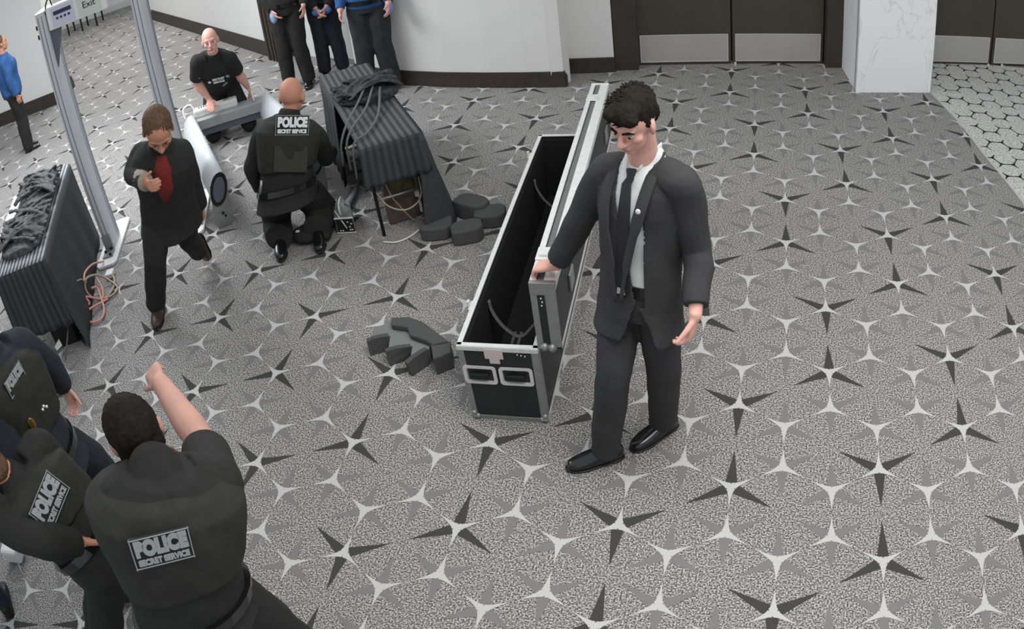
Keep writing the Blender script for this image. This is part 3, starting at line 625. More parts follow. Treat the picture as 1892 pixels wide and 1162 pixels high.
# ------------------------------------------------------------------ detector gate lying on the floor
lg = thing('toppled_detector', 'grey walk-through metal detector gate lying on its side on the carpet', 'metal detector', (-5.2, 2.6, 0))
a = np.array([-4.69, 1.80, .33]); b = np.array([-6.05, 3.10, .24]); d = np.array([-5.39, 3.60, .24]); e2 = np.array([-4.03, 2.30, .33])
for p, q_ in ((a, b), (e2, d)):
    ax = nz(q_ - p); sd = nz(np.cross(ax, ZZ)); upv = np.cross(sd, ax); upv = upv * .96 + sd * .28
    V, F = loft([(p, upv * .135, sd * .072), (q_, upv * .135, sd * .072)], 28, 2.3); o = mk('side_column', V, F, M_PANEL, lg, False)
    for pl in o.data.polygons: pl.use_smooth = len(pl.vertices) == 4
    mb = MB()
    for s, h in ((1, .08), (1, .04), (1, .0)): mb.bar(p + sd * (.068 * s * (1 - (h / .135) ** 2) ** .5 + .004) + upv * h / 1. , q_ + sd * (.068 * s * (1 - (h / .135) ** 2) ** .5 + .004) + upv * h, .006, .006)
    mb.build('rib', M_PANELD, o)
    V, F = loft([(p - ax * .012, upv * .138, sd * .076), (p, upv * .138, sd * .076)], 28, 2.1); ec = mk('end_ring', V, F, M_BLACKP, o)
    V, F = loft([(p - ax * .018, upv * .104, sd * .052), (p - ax * .010, upv * .104, sd * .052)], 28, 2.1); mk('end_cap', V, F, M_PANELD, o)
    dn = nz(-ZZ * 1 + sd * -.12)
    P4 = lambda u_, v_, w_: p + sd * u_ + dn * v_ + ax * w_
    pts = [(-.07, -.05), (.07, -.05), (.085, .28), (.06, .325), (-.06, .325), (-.085, .28)]
    V = [P4(x, y, .002) for x, y in pts] + [P4(x, y, .02) for x, y in pts]; n = 6
    mk('base_plate', V, [tuple(range(5, -1, -1)), tuple(range(6, 12))] + [(i, (i + 1) % 6, 6 + (i + 1) % 6, 6 + i) for i in range(6)], M_ALUD, lg)
    mb = MB(); mb.add(*ball(P4(0, .21, -.002), .013)); mb.add(*ball(P4(.02, .24, -.002), .011)); mb.build('fixing_bolt', M_BLACKP, lg, smooth=True)
ax = nz(d - b); sd = nz(np.cross(ax, ZZ))
M_BEAM = mat('beam_grey', (148, 150, 150), .5, noise=.03, nscale=8)
MB().box((b + d) / 2 + ZZ * .03, (d - b) / 2 * .96, sd * .10, ZZ * .05).build('crossbeam', M_BEAM, lg, bevel=.006)
MB().box((b + d) / 2 + ZZ * -.04 + sd * .02, (d - b) / 2 * .9, sd * .04, ZZ * .06).build('beam_channel', M_PANELD, lg)
cu = MB().box(b * .62 + d * .38 + ZZ * .12 - sd * .05, ax * .24, sd * .055, ZZ * .045).build('control_unit', M_PLASW, lg, bevel=.02)
mb = MB()
for k in range(5): mb.box(b * .62 + d * .38 + ZZ * .167 - sd * .05 + ax * (-.17 + .026 * k), ax * .009, sd * .016, ZZ * .001)
mb.box(b * .62 + d * .38 + ZZ * .167 - sd * .05 + ax * .13, ax * .03, sd * .008, ZZ * .001); mb.build('printed_marks', M_BLACKP, cu)['kind'] = 'stuff'
for p_, q2 in ((b + ZZ * .1, -.02), (d + ZZ * .08, -.1)):
    V, F = tube(catmull([p_ + ax * q2, p_ + ax * q2 + ZZ * .1 - sd * .04, p_ + ax * (q2 + .08) + ZZ * .12 - sd * .06, p_ + ax * (q2 + .13) + ZZ * .03 - sd * .02], 6), .011, 8); mk('cable_loop', V, F, M_PLASW, lg, True)

# ------------------------------------------------------------------ cables and litter around the left table
def gpts(L): return [np.array(p, float) for p in L]
cable(gpts([(-5.639, 1.092, .04), (-5.6, .94, .12), (-5.456, .73, .2), (-5.367, .621, .2)]), .009, M_PINK, 'pink cable looping up from the detector base plate')
cable(gpts([(-5.483, 1.02, .03), (-5.321, .887, .02), (-5.252, .754, .02), (-5.276, .664, .02), (-5.331, .613, .06), (-5.363, .601, .14), (-5.406, .68, .18), (-5.437, .813, .12), (-5.387, .87, .05), (-5.235, .828, .02), (-5.207, .726, .02), (-5.267, .645, .03)]), .009, M_CREAM, 'cream cable coiled beside the left table')
cable(gpts([(-5.416, .793, .1), (-5.306, .724, .06), (-5.256, .64, .04), (-5.317, .546, .12), (-5.28, .525, .08), (-5.307, .485, .08)]), .009, M_PINK, 'short pink cable tail beside the left table')
cable(gpts([(-5.346, .653, .12), (-5.351, .709, .08), (-5.256, .64, .04), (-5.148, .543, .02), (-5.101, .452, .02), (-5.14, .397, .02), (-5.205, .377, .03)]), .010, M_PINK, 'pink cable with a doubled bend on the carpet by left table')
cable(gpts([(-5.201, .664, .03), (-5.245, .566, .04), (-5.254, .475, .06), (-5.226, .406, .06)]), .010, M_PINK, 'pink cable end curving toward the front of the left table')
cable(gpts([(-5.28, .50, .3), (-5.30, .56, .27), (-5.33, .62, .2)]), .005, M_CREAM, 'thin cream cable against the left tablecloth')
adp = MB().box((-5.44, .96, .03), (.03, .02, 0), (-.02, .04, 0), (0, 0, .02)).build('power_adapter', M_PLASW, bevel=.006); tag(adp, 'white power adapter among the cables by left table', 'adapter')
for (p, a_, lab) in [(P1(.10, .0, .0), .0, 'folded white paper sheet sticking out beneath the left table'), (P1(.24, .06, .0), .6, 'small crumpled white paper beneath the left table')]:
    s_ = .09 if a_ == 0 else .05
    o = MB().hexa([p + np.array(v) * s_ / .09 for v in ((-.07, -.05, .08), (.02, -.09, .07), (.08, .0, .10), (-.03, .06, .14), (-.068, -.048, .085), (.022, -.088, .075), (.082, .002, .105), (-.028, .062, .145))]).build('paper', M_PLASW); tag(o, lab, 'paper')
V, F = tube([P1(.42, .1, .22), P1(.30, -.12, .02)], .006, 8); tag(mk('cable_rod', V, F, M_WEB, None, True), 'thin grey rod poking out under the left tablecloth', 'rod')
bin_ = MB().box(P1(.3, .18, .1), ex1 * .1, ey1 * .08, (0, 0, .1)).build('junction_box', M_BLACKP, bevel=.01); tag(bin_, 'black junction box under the left table front', 'equipment')
# far objects seen through the gate
ch_ = thing('side_chair', 'dark chair far off in the corridor seen through gate', 'chair', (-14.2, 8.75, 0))
MB().box((-14.2, 8.75, .44), (.2, .1, 0), (-.1, .2, 0), (0, 0, .03)).build('seat', M_BLACKP, ch_); MB().box((-14.35, 8.98, .7), (.2, .1, 0), (-.01, .02, 0), (0, 0, .22)).build('backrest', M_BLACKP, ch_)
for sx in (-1, 1):
    for sy in (-1, 1): MB().box((-14.2 + sx * .17 - sy * .08, 8.75 + sx * .08 + sy * .17, .21), (.015, 0, 0), (0, .015, 0), (0, 0, .21)).build('leg', M_BLACKP, ch_)
ft = thing('side_table', 'pale folding table far behind the gate', 'table', (-13.3, 9.3, 0))
MB().box((-13.3, 9.3, .72), (.5, .3, 0), (-.15, .25, 0), (0, 0, .02)).build('tabletop', M_PLASW, ft)
for sx in (-1, 1):
    for sy in (-1, 1): MB().box((-13.3 + sx * .42 - sy * .1, 9.3 + sx * .25 + sy * .2, .35), (.015, 0, 0), (0, .015, 0), (0, 0, .35)).build('leg', M_BLACKP, ft)
o = MB().box((-12.35, 9.75, .3), (.28, .1, 0), (-.08, .2, 0), (0, 0, .3)).build('storage_crate', M_CASE, bevel=.02); tag(o, 'black trunk at the far corridor end', 'case')
o = MB().box((-8.43, 6.79, .42), nz((1, -.55, 0)) * .035, nz((.55, 1, 0)) * .006, (0, 0, .06)).build('wall_outlet', M_PLASW, bevel=.003); tag(o, 'white outlet plate low on the corridor wall', 'outlet')
# white device at the lower left frame edge
wd = thing('scanner_head', 'small white plastic box on a grey arm at the lower left edge', 'equipment', (-4.30, -1.62, 0))
MB().box((-4.29, -1.64, .055), nz((.5, .2, 0)) * .07, nz((-.2, .5, 0)) * .05, (0, 0, .05)).build('housing', M_PLASW, wd, bevel=.02)
MB().bar((-4.55, -1.42, .06), (-4.36, -1.58, .06), .04, .03).build('arm', M_GREYP, wd, bevel=.006)
POSES = {
  'suit': {'anR': (-1.318, -0.027, 0.1), 'toR': (-1.494, -0.115, 0.03), 'anL': (-1.076, 0.184, 0.1), 'toL': (-1.173, 0.082, 0.03), 'pel': (-1.146, 0.08, 0.93), 'neck': (-1.116, 0.146, 1.512), 'head': (-1.133, 0.052, 1.714), 'shR': (-1.266, 0.181, 1.435), 'shL': (-0.961, 0.041, 1.473), 'wrR': (-1.527, 0.25, 0.94), 'elR': (-1.416, 0.218, 1.166), 'elL': (-0.907, 0.056, 1.178), 'wrL': (-0.9, -0.156, 1.028), 'knR': (-1.253, -0.039, 0.579), 'knL': (-1.051, 0.06, 0.57)},
  'cop': {'pel': (-3.859, 1.604, 0.46), 'neck': (-3.785, 1.762, 0.959), 'head': (-3.772, 1.823, 1.074), 'shL': (-3.943, 1.615, 0.88), 'shR': (-3.651, 1.84, 0.755), 'elL': (-4.1, 1.59, 0.638), 'wrL': (-4.146, 1.658, 0.412), 'elR': (-3.71, 1.99, 0.514), 'wrR': (-3.795, 2.193, 0.454), 'knL': (-4.168, 1.78, 0.08), 'anL': (-3.983, 1.516, 0.12), 'toL': (-3.95, 1.454, 0.03), 'knR': (-3.833, 1.958, 0.08), 'anR': (-3.718, 1.657, 0.12), 'toR': (-3.685, 1.595, 0.03)},
  'polo': {'pel': (-5.93, 3.62, 0.47), 'neck': (-5.653, 3.295, 0.93), 'head': (-5.593, 3.224, 1.1), 'shR': (-5.776, 3.164, 0.915), 'shL': (-5.537, 3.394, 0.84), 'wrR': (-5.828, 3.272, 0.47), 'elR': (-5.925, 3.24, 0.678), 'elL': (-5.607, 3.571, 0.608), 'wrL': (-5.605, 3.658, 0.42), 'knL': (-5.6, 3.522, 0.08), 'anL': (-5.898, 3.823, 0.11), 'toL': (-5.947, 3.886, 0.02), 'knR': (-5.915, 3.276, 0.08), 'anR': (-6.134, 3.638, 0.11), 'toR': (-6.184, 3.701, 0.02)},
  'runner': {'toR': (-4.531, 0.529, 0.03), 'anR': (-4.582, 0.627, 0.1), 'pel': (-4.207, 0.741, 0.8), 'neck': (-4.0, 0.655, 1.291), 'head': (-3.891, 0.566, 1.448), 'shR': (-4.193, 0.646, 1.24), 'shL': (-3.994, 0.814, 1.17), 'elR': (-4.217, 0.553, 1.165), 'wrR': (-3.998, 0.436, 1.175), 'elL': (-4.086, 0.912, 0.902), 'wrL': (-4.159, 0.998, 0.679), 'knR': (-4.315, 0.562, 0.539), 'knL': (-4.333, 0.939, 0.452), 'anL': (-4.507, 1.159, 0.196), 'toL': (-4.534, 1.189, 0.066)},
  'blue': {'pel': (-9.38, 3.22, 0.836), 'neck': (-9.38, 3.22, 1.32), 'head': (-9.37, 3.237, 1.5), 'shL': (-9.525, 3.304, 1.267), 'elL': (-9.571, 3.33, 1.021), 'wrL': (-9.551, 3.365, 0.801), 'anL': (-9.471, 3.273, 0.079), 'knL': (-9.435, 3.282, 0.458), 'toL': (-9.397, 3.402, 0.026), 'shR': (-9.235, 3.136, 1.267), 'elR': (-9.189, 3.11, 1.021), 'wrR': (-9.169, 3.145, 0.801), 'anR': (-9.289, 3.167, 0.079), 'knR': (-9.298, 3.203, 0.458), 'toR': (-9.214, 3.297, 0.026)},
  'o1': {'pel': (-5.62, 4.64, 0.95), 'neck': (-5.62, 4.64, 1.5), 'head': (-5.613, 4.621, 1.7), 'shL': (-5.441, 4.705, 1.44), 'elL': (-5.385, 4.726, 1.16), 'wrL': (-5.337, 4.594, 0.96), 'anL': (-5.507, 4.681, 0.09), 'knL': (-5.525, 4.643, 0.52), 'toL': (-5.449, 4.521, 0.03), 'shR': (-5.799, 4.575, 1.44), 'elR': (-5.855, 4.554, 1.16), 'wrR': (-5.695, 4.505, 0.96), 'anR': (-5.733, 4.599, 0.09), 'knR': (-5.694, 4.581, 0.52), 'toR': (-5.675, 4.439, 0.03)},
  'o2': {'pel': (-5.33, 4.97, 0.95), 'neck': (-5.33, 4.97, 1.5), 'head': (-5.322, 4.952, 1.7), 'shL': (-5.158, 5.05, 1.44), 'elL': (-5.103, 5.076, 1.16), 'wrL': (-5.191, 4.814, 0.85), 'anL': (-5.23, 5.016, 0.09), 'knL': (-5.24, 4.979, 0.52), 'toL': (-5.158, 4.862, 0.03), 'shR': (-5.502, 4.89, 1.44), 'elR': (-5.557, 4.864, 1.16), 'wrR': (-5.291, 4.768, 0.85), 'anR': (-5.43, 4.924, 0.09), 'knR': (-5.394, 4.907, 0.52), 'toR': (-5.358, 4.769, 0.03)},
  'o3': {'pel': (-4.48, 4.45, 0.95), 'neck': (-4.48, 4.45, 1.5), 'head': (-4.475, 4.431, 1.7), 'shL': (-4.296, 4.499, 1.44), 'elL': (-4.239, 4.515, 1.16), 'wrL': (-4.202, 4.379, 0.96), 'anL': (-4.345, 4.486, 0.09), 'knL': (-4.376, 4.447, 0.52), 'toL': (-4.301, 4.322, 0.03), 'shR': (-4.664, 4.401, 1.44), 'elR': (-4.721, 4.385, 1.16), 'wrR': (-4.685, 4.25, 0.96), 'anR': (-4.615, 4.414, 0.09), 'knR': (-4.569, 4.395, 0.52), 'toR': (-4.571, 4.25, 0.03)},
  'fg': {'pel': (-2.253, -1.74, 0.963), 'neck': (-2.189, -1.583, 1.465), 'head': (-2.34, -1.486, 1.474), 'shL': (-2.281, -1.694, 1.421), 'elL': (-2.375, -1.62, 1.181), 'wrL': (-2.503, -1.393, 1.131), 'anL': (-2.319, -1.833, 0.087), 'knL': (-2.301, -1.761, 0.504), 'toL': (-2.449, -1.731, 0.029), 'shR': (-2.115, -1.462, 1.305), 'elR': (-2.32, -1.273, 1.227), 'wrR': (-2.534, -1.155, 1.343), 'anR': (-2.081, -1.527, 0.087), 'knR': (-2.145, -1.563, 0.504), 'toR': (-2.211, -1.426, 0.029)},
  'fg2': {'pel': (-3.46, -1.34, 0.862), 'neck': (-3.444, -1.33, 1.425), 'head': (-3.421, -1.318, 1.615), 'shL': (-3.475, -1.148, 1.318), 'elL': (-3.542, -1.014, 1.094), 'wrL': (-3.603, -0.968, 0.909), 'anL': (-3.675, -0.979, 0.09), 'knL': (-3.531, -1.08, 0.575), 'toL': (-3.575, -0.839, 0.03), 'shR': (-3.404, -1.442, 1.394), 'elR': (-3.325, -1.536, 1.102), 'wrR': (-3.21, -1.47, 0.912), 'anR': (-3.375, -1.488, 0.085), 'knR': (-3.378, -1.424, 0.494), 'toR': (-3.235, -1.407, 0.028), 'bdg': (-3.247, -1.402, 1.171), 'key': (-3.235, -1.32, 1.179)},
  'fg3': {'pel': (-2.928, -1.623, 0.88), 'neck': (-3.085, -1.701, 1.2), 'head': (-3.138, -1.757, 1.33), 'shR': (-3.065, -1.511, 1.19), 'shL': (-3.105, -1.891, 1.17), 'elR': (-3.076, -1.475, 0.923), 'wrR': (-3.114, -1.481, 0.726), 'elL': (-2.842, -1.853, 1.124), 'wrL': (-2.814, -1.712, 0.985), 'knR': (-3.154, -1.6, 0.48), 'knL': (-3.109, -1.648, 0.46), 'anR': (-3.334, -1.801, 0.1), 'anL': (-3.255, -1.87, 0.1), 'toR': (-3.484, -1.751, 0.03), 'toL': (-3.405, -1.82, 0.03)},
}

# ------------------------------------------------------------------ people
UPV = np.array([0, 0, 1.])
def limb(P, R, n=14):
    V, F = tube(P, R, n); return [(V, F)] + [ball(p, (r if np.isscalar(r) else min(r)) * .985) for p, r in zip(P, R)]
def hand(w, d, nrm, side, curl=.5, s=1., spread=.12, thumb=.7):
    """w wrist, d pointing direction, nrm palm-side normal, side=+1 when the thumb is on cross(d, nrm) side"""
    d = nz(d); nrm = nz(nrm - d * (np.dot(nrm, d))); a = np.cross(d, nrm) * side; parts = []
    V, F = loft([(w - d * .02, a * .026 * s, nrm * .019 * s), (w + d * .02 * s, a * .030 * s, nrm * .017 * s), (w + d * .06 * s, a * .041 * s, nrm * .015 * s), (w + d * .088 * s, a * .040 * s, nrm * .012 * s)], 14, 2.6); parts.append((V, F))
    for off, ln, r in ((.031, .070, .0088), (.011, .079, .0092), (-.010, .073, .0088), (-.030, .058, .0078)):
        p = w + d * .084 * s + a * off * s; dd = nz(d + a * off * spread * 10); P = [p - dd * .02 * s, p]; ang = 0
        for k, f in enumerate((.42, .33, .25)):
            ang += curl * (1.0, 1.1, .8)[k]; v = dd * math.cos(ang) + nrm * math.sin(ang); p = p + v * ln * f * s; P.append(p)
        parts.append(tube(P, [r * s * 1.05, r * s * 1.05, r * s, r * s * .94, r * s * .8], 10)); parts.append(ball(P[-1], r * s * .82))
    p = w + d * .018 * s + a * .026 * s; td = nz(d * .75 + a * thumb + nrm * .25); P = [p, p + td * .035 * s]; t2 = nz(td + d * .3 + nrm * curl * .4)
    P += [P[-1] + t2 * .032 * s, P[-1] + t2 * .058 * s]
    parts.append(tube(P, [.013 * s, .012 * s, .0105 * s, .009 * s], 10)); parts.append(ball(P[-1], .009 * s))
    return parts
def head_parts(c, f, u, s=1.):
    f = nz(f); u = nz(u - f * np.dot(u, f)); r = np.cross(f, u)
    L = lambda x, y, z: c + (r * x + f * y + u * z) * s
    A = lambda x, y, z: [r * x * s, f * y * s, u * z * s]
    p = [ell(L(0, -.012, .028), A(.078, .098, .096), 28, 18), ell(L(0, .026, -.052), A(.058, .064, .062), 20, 12), ell(L(0, .064, -.096), A(.028, .024, .020)),
         ell(L(0, .073, .026), A(.056, .020, .014)), ell(L(.040, .054, -.022), A(.027, .026, .024)), ell(L(-.040, .054, -.022), A(.027, .026, .024)),
         ell(L(0, .086, -.060), A(.026, .012, .0065)), ell(L(0, .084, -.071), A(.022, .012, .0075)), ell(L(.012, .096, -.034), A(.010, .011, .008)), ell(L(-.012, .096, -.034), A(.010, .011, .008))]
    V, F = tube([L(0, .082, .020), L(0, .098, -.008), L(0, .112, -.030)], [.009 * s, .010 * s, .013 * s], 12); p.append((V, F)); p.append(ball(L(0, .110, -.030), .0125 * s))
    for sx in (-1, 1):
        p.append(ell(L(sx * .080, -.006, -.010), [(r * .010 * sx + f * -.004) * s, (f * .020 + r * sx * .008) * s, (u * .033 - f * .006) * s])); p.append(ell(L(sx * .079, .004, -.032), A(.008, .010, .012)))
    return p, L, A, r, f, u
def head_extras(root, L, A, s, hair=None, hm=None, blink=False, brow=True, mouth=False):
    for sx in (-1, 1):
        e = mk('eye', *ell(L(sx * .031, .0735, .003), A(.0135, .0115, .0075)), M_EYE, root, True)
        mk('iris', *ell(L(sx * .031, .0835, .001), A(.0062, .0035, .0055)), M_IRIS, e, True)
        if brow: V, F = tube([L(sx * .012, .092, .024), L(sx * .033, .088, .031), L(sx * .052, .074, .024)], [.0045 * s, .005 * s, .003 * s], 8); mk('eyebrow', V, F, hm or M_HAIRD, root, True)
    mk('lips', *ell(L(0, .0935, -.0655), A(.021, .0055, .0075 if not mouth else .010)), M_LIPS, root, True)
    if hair:
        parts = []
        if hair == 'thick':
            parts = [ell(L(0, -.024, .044), A(.083, .094, .088), 24, 16), ell(L(0, .022, .086), A(.068, .066, .040), 20, 12), ell(L(0, -.07, .0), A(.072, .044, .072), 20, 12), ell(L(.03, .06, .084), A(.045, .036, .028)), ell(L(-.03, .062, .080), A(.045, .034, .028))]
            for sx in (-1, 1): parts.append(ell(L(sx * .073, .008, .026), A(.010, .016, .030)))
        if hair == 'short': parts = [ell(L(0, -.024, .042), A(.084, .097, .090), 24, 16), ell(L(0, -.055, -.005), A(.077, .056, .08), 20, 12), ell(L(0, -.062, -.06), A(.058, .036, .05), 16, 10)] + [ell(L(sx * .072, .0, .02), A(.014, .022, .036)) for sx in (-1, 1)]
        if hair == 'crop': parts = [ell(L(0, -.035, .022), A(.080, .081, .082), 24, 16)]
        h = remesh('hair', parts, .006 * s, hm, root, 2, .0018 if hair != 'crop' else 0, 150, seed=2)
        if hair in ('thick', 'short'):
            rg = np.random.default_rng(11); mb = MB(); nst = 320 if hair == 'thick' else 0
            for k in range(nst):
                th = rg.uniform(-math.pi, math.pi); ph = rg.uniform(.1, 1.45) if hair == 'thick' else rg.uniform(-.3, 1.4)
                if hair == 'thick' and rg.random() < .45: th = rg.uniform(-1.2, 1.2); ph = rg.uniform(.55, 1.2)
                dx, dy, dz = math.sin(th) * math.cos(ph), math.cos(th) * math.cos(ph), math.sin(ph)
                base = np.array([dx * .079, dy * .091 - .022, dz * .084 + .043]); sweep = nz(np.array([.55, -.15 + .8 * dy, -.25 * (1 - dz)])) if hair == 'thick' else nz(np.array([.1 * dx, .2, -.8]))
                ln = rg.uniform(.025, .05); q_ = base + np.array([dx, dy, dz]) * .006; pt = [base, q_ + sweep * ln * .5 - np.array([dx, dy, dz]) * .002, base + sweep * ln - np.array([dx, dy, dz]) * .006]
                V, F = tube([L(*x) for x in pt], [.0050 * s, .0040 * s, .0010], 5); mb.add(V, F)
            if nst: o = mb.build('hair_strands', hm, root, True); o['kind'] = 'stuff'
def shoe(root, an, to, m, s=1., lift=None, name='shoe'):
    an = np.array(an); to = np.array(to); d = to - an; dh = np.array([d[0], d[1], 0]); 
    d = nz(dh) if np.linalg.norm(dh) > .1 * 0 + .03 else nz(d)
    d = nz(to - (an - UPV * (an[2] - to[2]) * (.95 if abs(d[2]) < .12 else 1))) if abs(to[2] - an[2]) < .12 else nz(to - an)
    a = nz(np.cross(UPV, d)) if abs(d[2]) < .9 else np.array([1, 0, 0.]); up = np.cross(d, a)
    b = an - up * .045 * s
    R = [(b - d * .085 * s, a * .020 * s, up * .030 * s), (b - d * .075 * s, a * .036 * s, up * .045 * s), (b - d * .02 * s, a * .042 * s, up * .052 * s), (b + d * .05 * s - up * .006, a * .043 * s, up * .044 * s), (b + d * .10 * s - up * .014, a * .049 * s, up * .034 * s), (b + d * .155 * s - up * .020, a * .043 * s, up * .026 * s), (b + d * .192 * s - up * .024, a * .024 * s, up * .018 * s)]
    V, F = loft(R, 20, 2.4); o = mk(name, V, F, m, root, True); sb = o.modifiers.new('s', 'SUBSURF'); sb.levels = 1; sb.render_levels = 1
    V, F = loft([(c - up * (.046 * s if i < 3 else .040 * s) * .95 + up * (.012 * s if i > 2 else 0) * 0, x * 1.06, up * .006) for i, (c, x, _) in enumerate(R)][0:0] or [(b - d * .088 * s - up * .043 * s, a * .022, up * .006), (b - d * .06 * s - up * .044 * s, a * .037 * s, up * .008), (b + d * .03 * s - up * .046 * s, a * .040 * s, up * .006), (b + d * .11 * s - up * .046 * s, a * .050 * s, up * .007), (b + d * .17 * s - up * .045 * s, a * .038 * s, up * .007), (b + d * .198 * s - up * .043 * s, a * .018 * s, up * .006)], 16, 3)
    mk('sole', V, F, M_BLACKP, o, True)
def torso_rings(J, g, w=1., top=True, low=-.07, ww=1.):
    pel, neck = J['pel'], J['neck']; up = nz(neck - pel); hx = J.get('hipx'); sx = nz(J['shL'] - J['shR']); L_ = np.linalg.norm(neck - pel)
    hx = nz(hx) if hx is not None else sx
    out = []
    for t, a, b in ((low / L_, .135, .10), (.0, .160, .112), (.15, .158 * ww, .112), (.32, .148 * ww, .108), (.5, .158 * ww, .116), (.68, .172, .122), (.82, .176, .114), (.92, .140, .088), (1.0, .075, .064), (1.07, .060, .058)):
        if not top and t > .95: continue
        x = nz(hx * (1 - max(0, min(1, t))) + sx * max(0, min(1, t))); f = np.cross(x, up)
        out.append((pel + up * L_ * t, x * (a * w + g), f * (b * w + g)))
    return out, up
def person(key, label, sp):
    J = {k: np.array(v, float) for k, v in POSES[key].items()}; s = sp.get('s', 1.); w = sp.get('w', 1.)
    base = (J['anL'] + J['anR']) / 2; root = thing('person', label, 'person', (base[0], base[1], 0), sp.get('group'))
    hipx = J['knL'] - J['knR'] if 'hip' not in sp else np.array(sp['hip'], float); hipx = hipx - UPV * hipx[2]
    sx = nz(J['shL'] - J['shR']); hipx = nz(nz(hipx) * .6 + nz(sx - UPV * sx[2]) * .7) if 'hip' not in sp else nz(hipx); J['hipx'] = hipx
    hipL, hipR = J['pel'] + hipx * .09 * w, J['pel'] - hipx * .09 * w
    up = nz(J['neck'] - J['pel']); fwd = np.cross(sx, up)
    # make sure that forward matches the requested facing
    face = nz(sp['face']); hu = nz(sp.get('headup', J['head'] - J['neck']))
    vox = sp.get('vox', .007); aw = sp.get('aw', w)
    body = []; J['fwd0'] = np.cross(sx, up)
    R_, _ = torso_rings(J, -.012, w * .96); body.append(loft(R_[:-1], 20))
    for sd in 'LR':
        h_ = hipL if sd == 'L' else hipR
        body += limb([J['sh' + sd], J['sh' + sd] * .5 + J['el' + sd] * .5, J['el' + sd]], [.050 * aw, .046 * aw, .040 * aw])
        fa = J['el' + sd] * .7 + J['wr' + sd] * .3; body += limb([J['el' + sd], fa, J['wr' + sd]], [.040 * aw, .043 * aw, .027 * (aw if aw > 1.2 else 1)])
        body += limb([h_, h_ * .5 + J['kn' + sd] * .5, J['kn' + sd]], [.078 * w, .070 * w, .052 * w]); ca = J['kn' + sd] * .65 + J['an' + sd] * .35
        body += limb([J['kn' + sd], ca, J['an' + sd]], [.050 * w, .052 * w, .034])
        body.append(tube([J['neck'] * .45 + J['sh' + sd] * .55, J['sh' + sd]], [.05 * w, .05 * w], 12))
        h = sp.get('hand' + sd, {})
        if h is not None:
            d = np.array(h.get('d', J['wr' + sd] - J['el' + sd]), float); nr = np.array(h.get('n', hipx * (-1 if sd == 'L' else 1)), float)
            body += hand(J['wr' + sd], d, nr, h.get('side', 1 if sd == 'R' else -1), h.get('curl', .35), h.get('s', 1.) * s)
    if not sp.get('nohead'):
        hp, L, A, r, f, u = head_parts(J['head'], face, hu, s * sp.get('hs', 1.)); body += hp
        body.append(tube([J['neck'] - up * .05, J['neck'] * .5 + L(0, -.02, -.06) * .5, L(0, -.02, -.03)], [.062 * s, .056 * s, .056 * s], 16))
    b = remesh('body', body, vox, sp.get('skin', M_SKIN), root, 2)
    if not sp.get('nohead'):
        head_extras(root, L, A, s, sp.get('hair'), sp.get('hm', M_HAIRD), mouth=sp.get('mouth', False), brow=sp.get('brow', True))
    # trousers
    tr = []; g = sp.get('tg', .022)
    R_, _ = torso_rings(J, .012, w); tr.append(loft([x for x in R_ if True][:3], 20)); 
    for sd in 'LR':
        h_ = hipL if sd == 'L' else hipR; kn, an = J['kn' + sd], J['an' + sd]; ad = nz(an - kn)
        tr += limb([h_ + UPV * .0, h_ * .5 + kn * .5, kn], [.088 * w + g * .3, .074 * w + g * .8, .058 * w + g])
        tr.append(tube([kn, kn * .5 + an * .5, an + ad * sp.get('cuff', .03)], [.058 * w + g, .056 * w + g, .048 * w + g], 16)); tr.append(ball(kn, .058 * w + g))
        tr.append(tube([kn, kn * .5 + an * .5, an + ad * .005], [.058 * w + g, .052 * w + g, .046 * w + g], 16))
    remesh('trousers', tr, vox, sp.get('tm', M_UNI), root, 5, .004, 14, seed=len(key))
    # upper garment
    gj = sp.get('jg', .018); top = []; R_, _ = torso_rings(J, gj, w, low=sp.get('hem', -.07)); 
    if sp.get('hem', -.07) < -.09: R_[0] = (R_[0][0], R_[0][1] * 1.32, R_[0][2] * 1.35); R_.insert(1, ((R_[0][0] + R_[1][0]) / 2, R_[1][1] * 1.06, R_[1][2] * 1.06))
    top.append(loft(R_[:-1], 24, 2.2)); sl = sp.get('sleeve', 1.)
    for sd in 'LR':
        sh, el, wr = J['sh' + sd], J['el' + sd], J['wr' + sd]
        top.append(tube([J['neck'] * .5 + sh * .5 - up * .01, sh], [.055 * w + gj * .6, .058 * w + gj * .7], 14))
        top += limb([sh, sh * .5 + el * .5], [.056 * w + gj * .9, .052 * w + gj * .8])
        if sl > .6:
            top += limb([sh * .5 + el * .5, el], [.052 * w + gj * .8, .047 * w + gj * .7]); e_ = el + (wr - el) * (.84 if sp.get('suit') else .93)
            top.append(tube([el, el * .5 + e_ * .5, e_], [.047 * w + gj * .7, .044 * w + gj * .7, .036 + gj * .7], 16))
        else: e_ = sh + (el - sh) * .78; top.append(tube([sh, e_], [.055 * w + gj * .8, .052 * w + gj * .9], 16))
    if not sp.get('suit'): top.append(loft([(J['neck'] - up * .11, sx * .15, J['fwd0'] * .10), (J['neck'] - up * .03, sx * .10, J['fwd0'] * .09), (J['neck'] + nz(J['head'] - J['neck']) * .01, sx * .082, nz(np.cross(sx, J['head'] - J['neck'])) * .082), (J['neck'] + nz(J['head'] - J['neck']) * .04, sx * .074, nz(np.cross(sx, J['head'] - J['neck'])) * .074)], 20))
    cut = None
    if sp.get('suit'):
        n0 = J['neck']; f0 = np.cross(sx, up)
        def cut(V):
            q_ = V - n0; z = q_ @ up; x = q_ @ sx; y = q_ @ f0
            t = np.clip((z + .56) / .60, 0, 1); half = .012 + .062 * t ** 1.0
            return (y > .02) & (np.abs(x - .015 * (1 - t)) < half) & (z > -.56) | ((z < -.56) & (y > .03) & (np.abs(x) < .004 + .10 * np.clip((-.56 - z) / .25, 0, 1)))
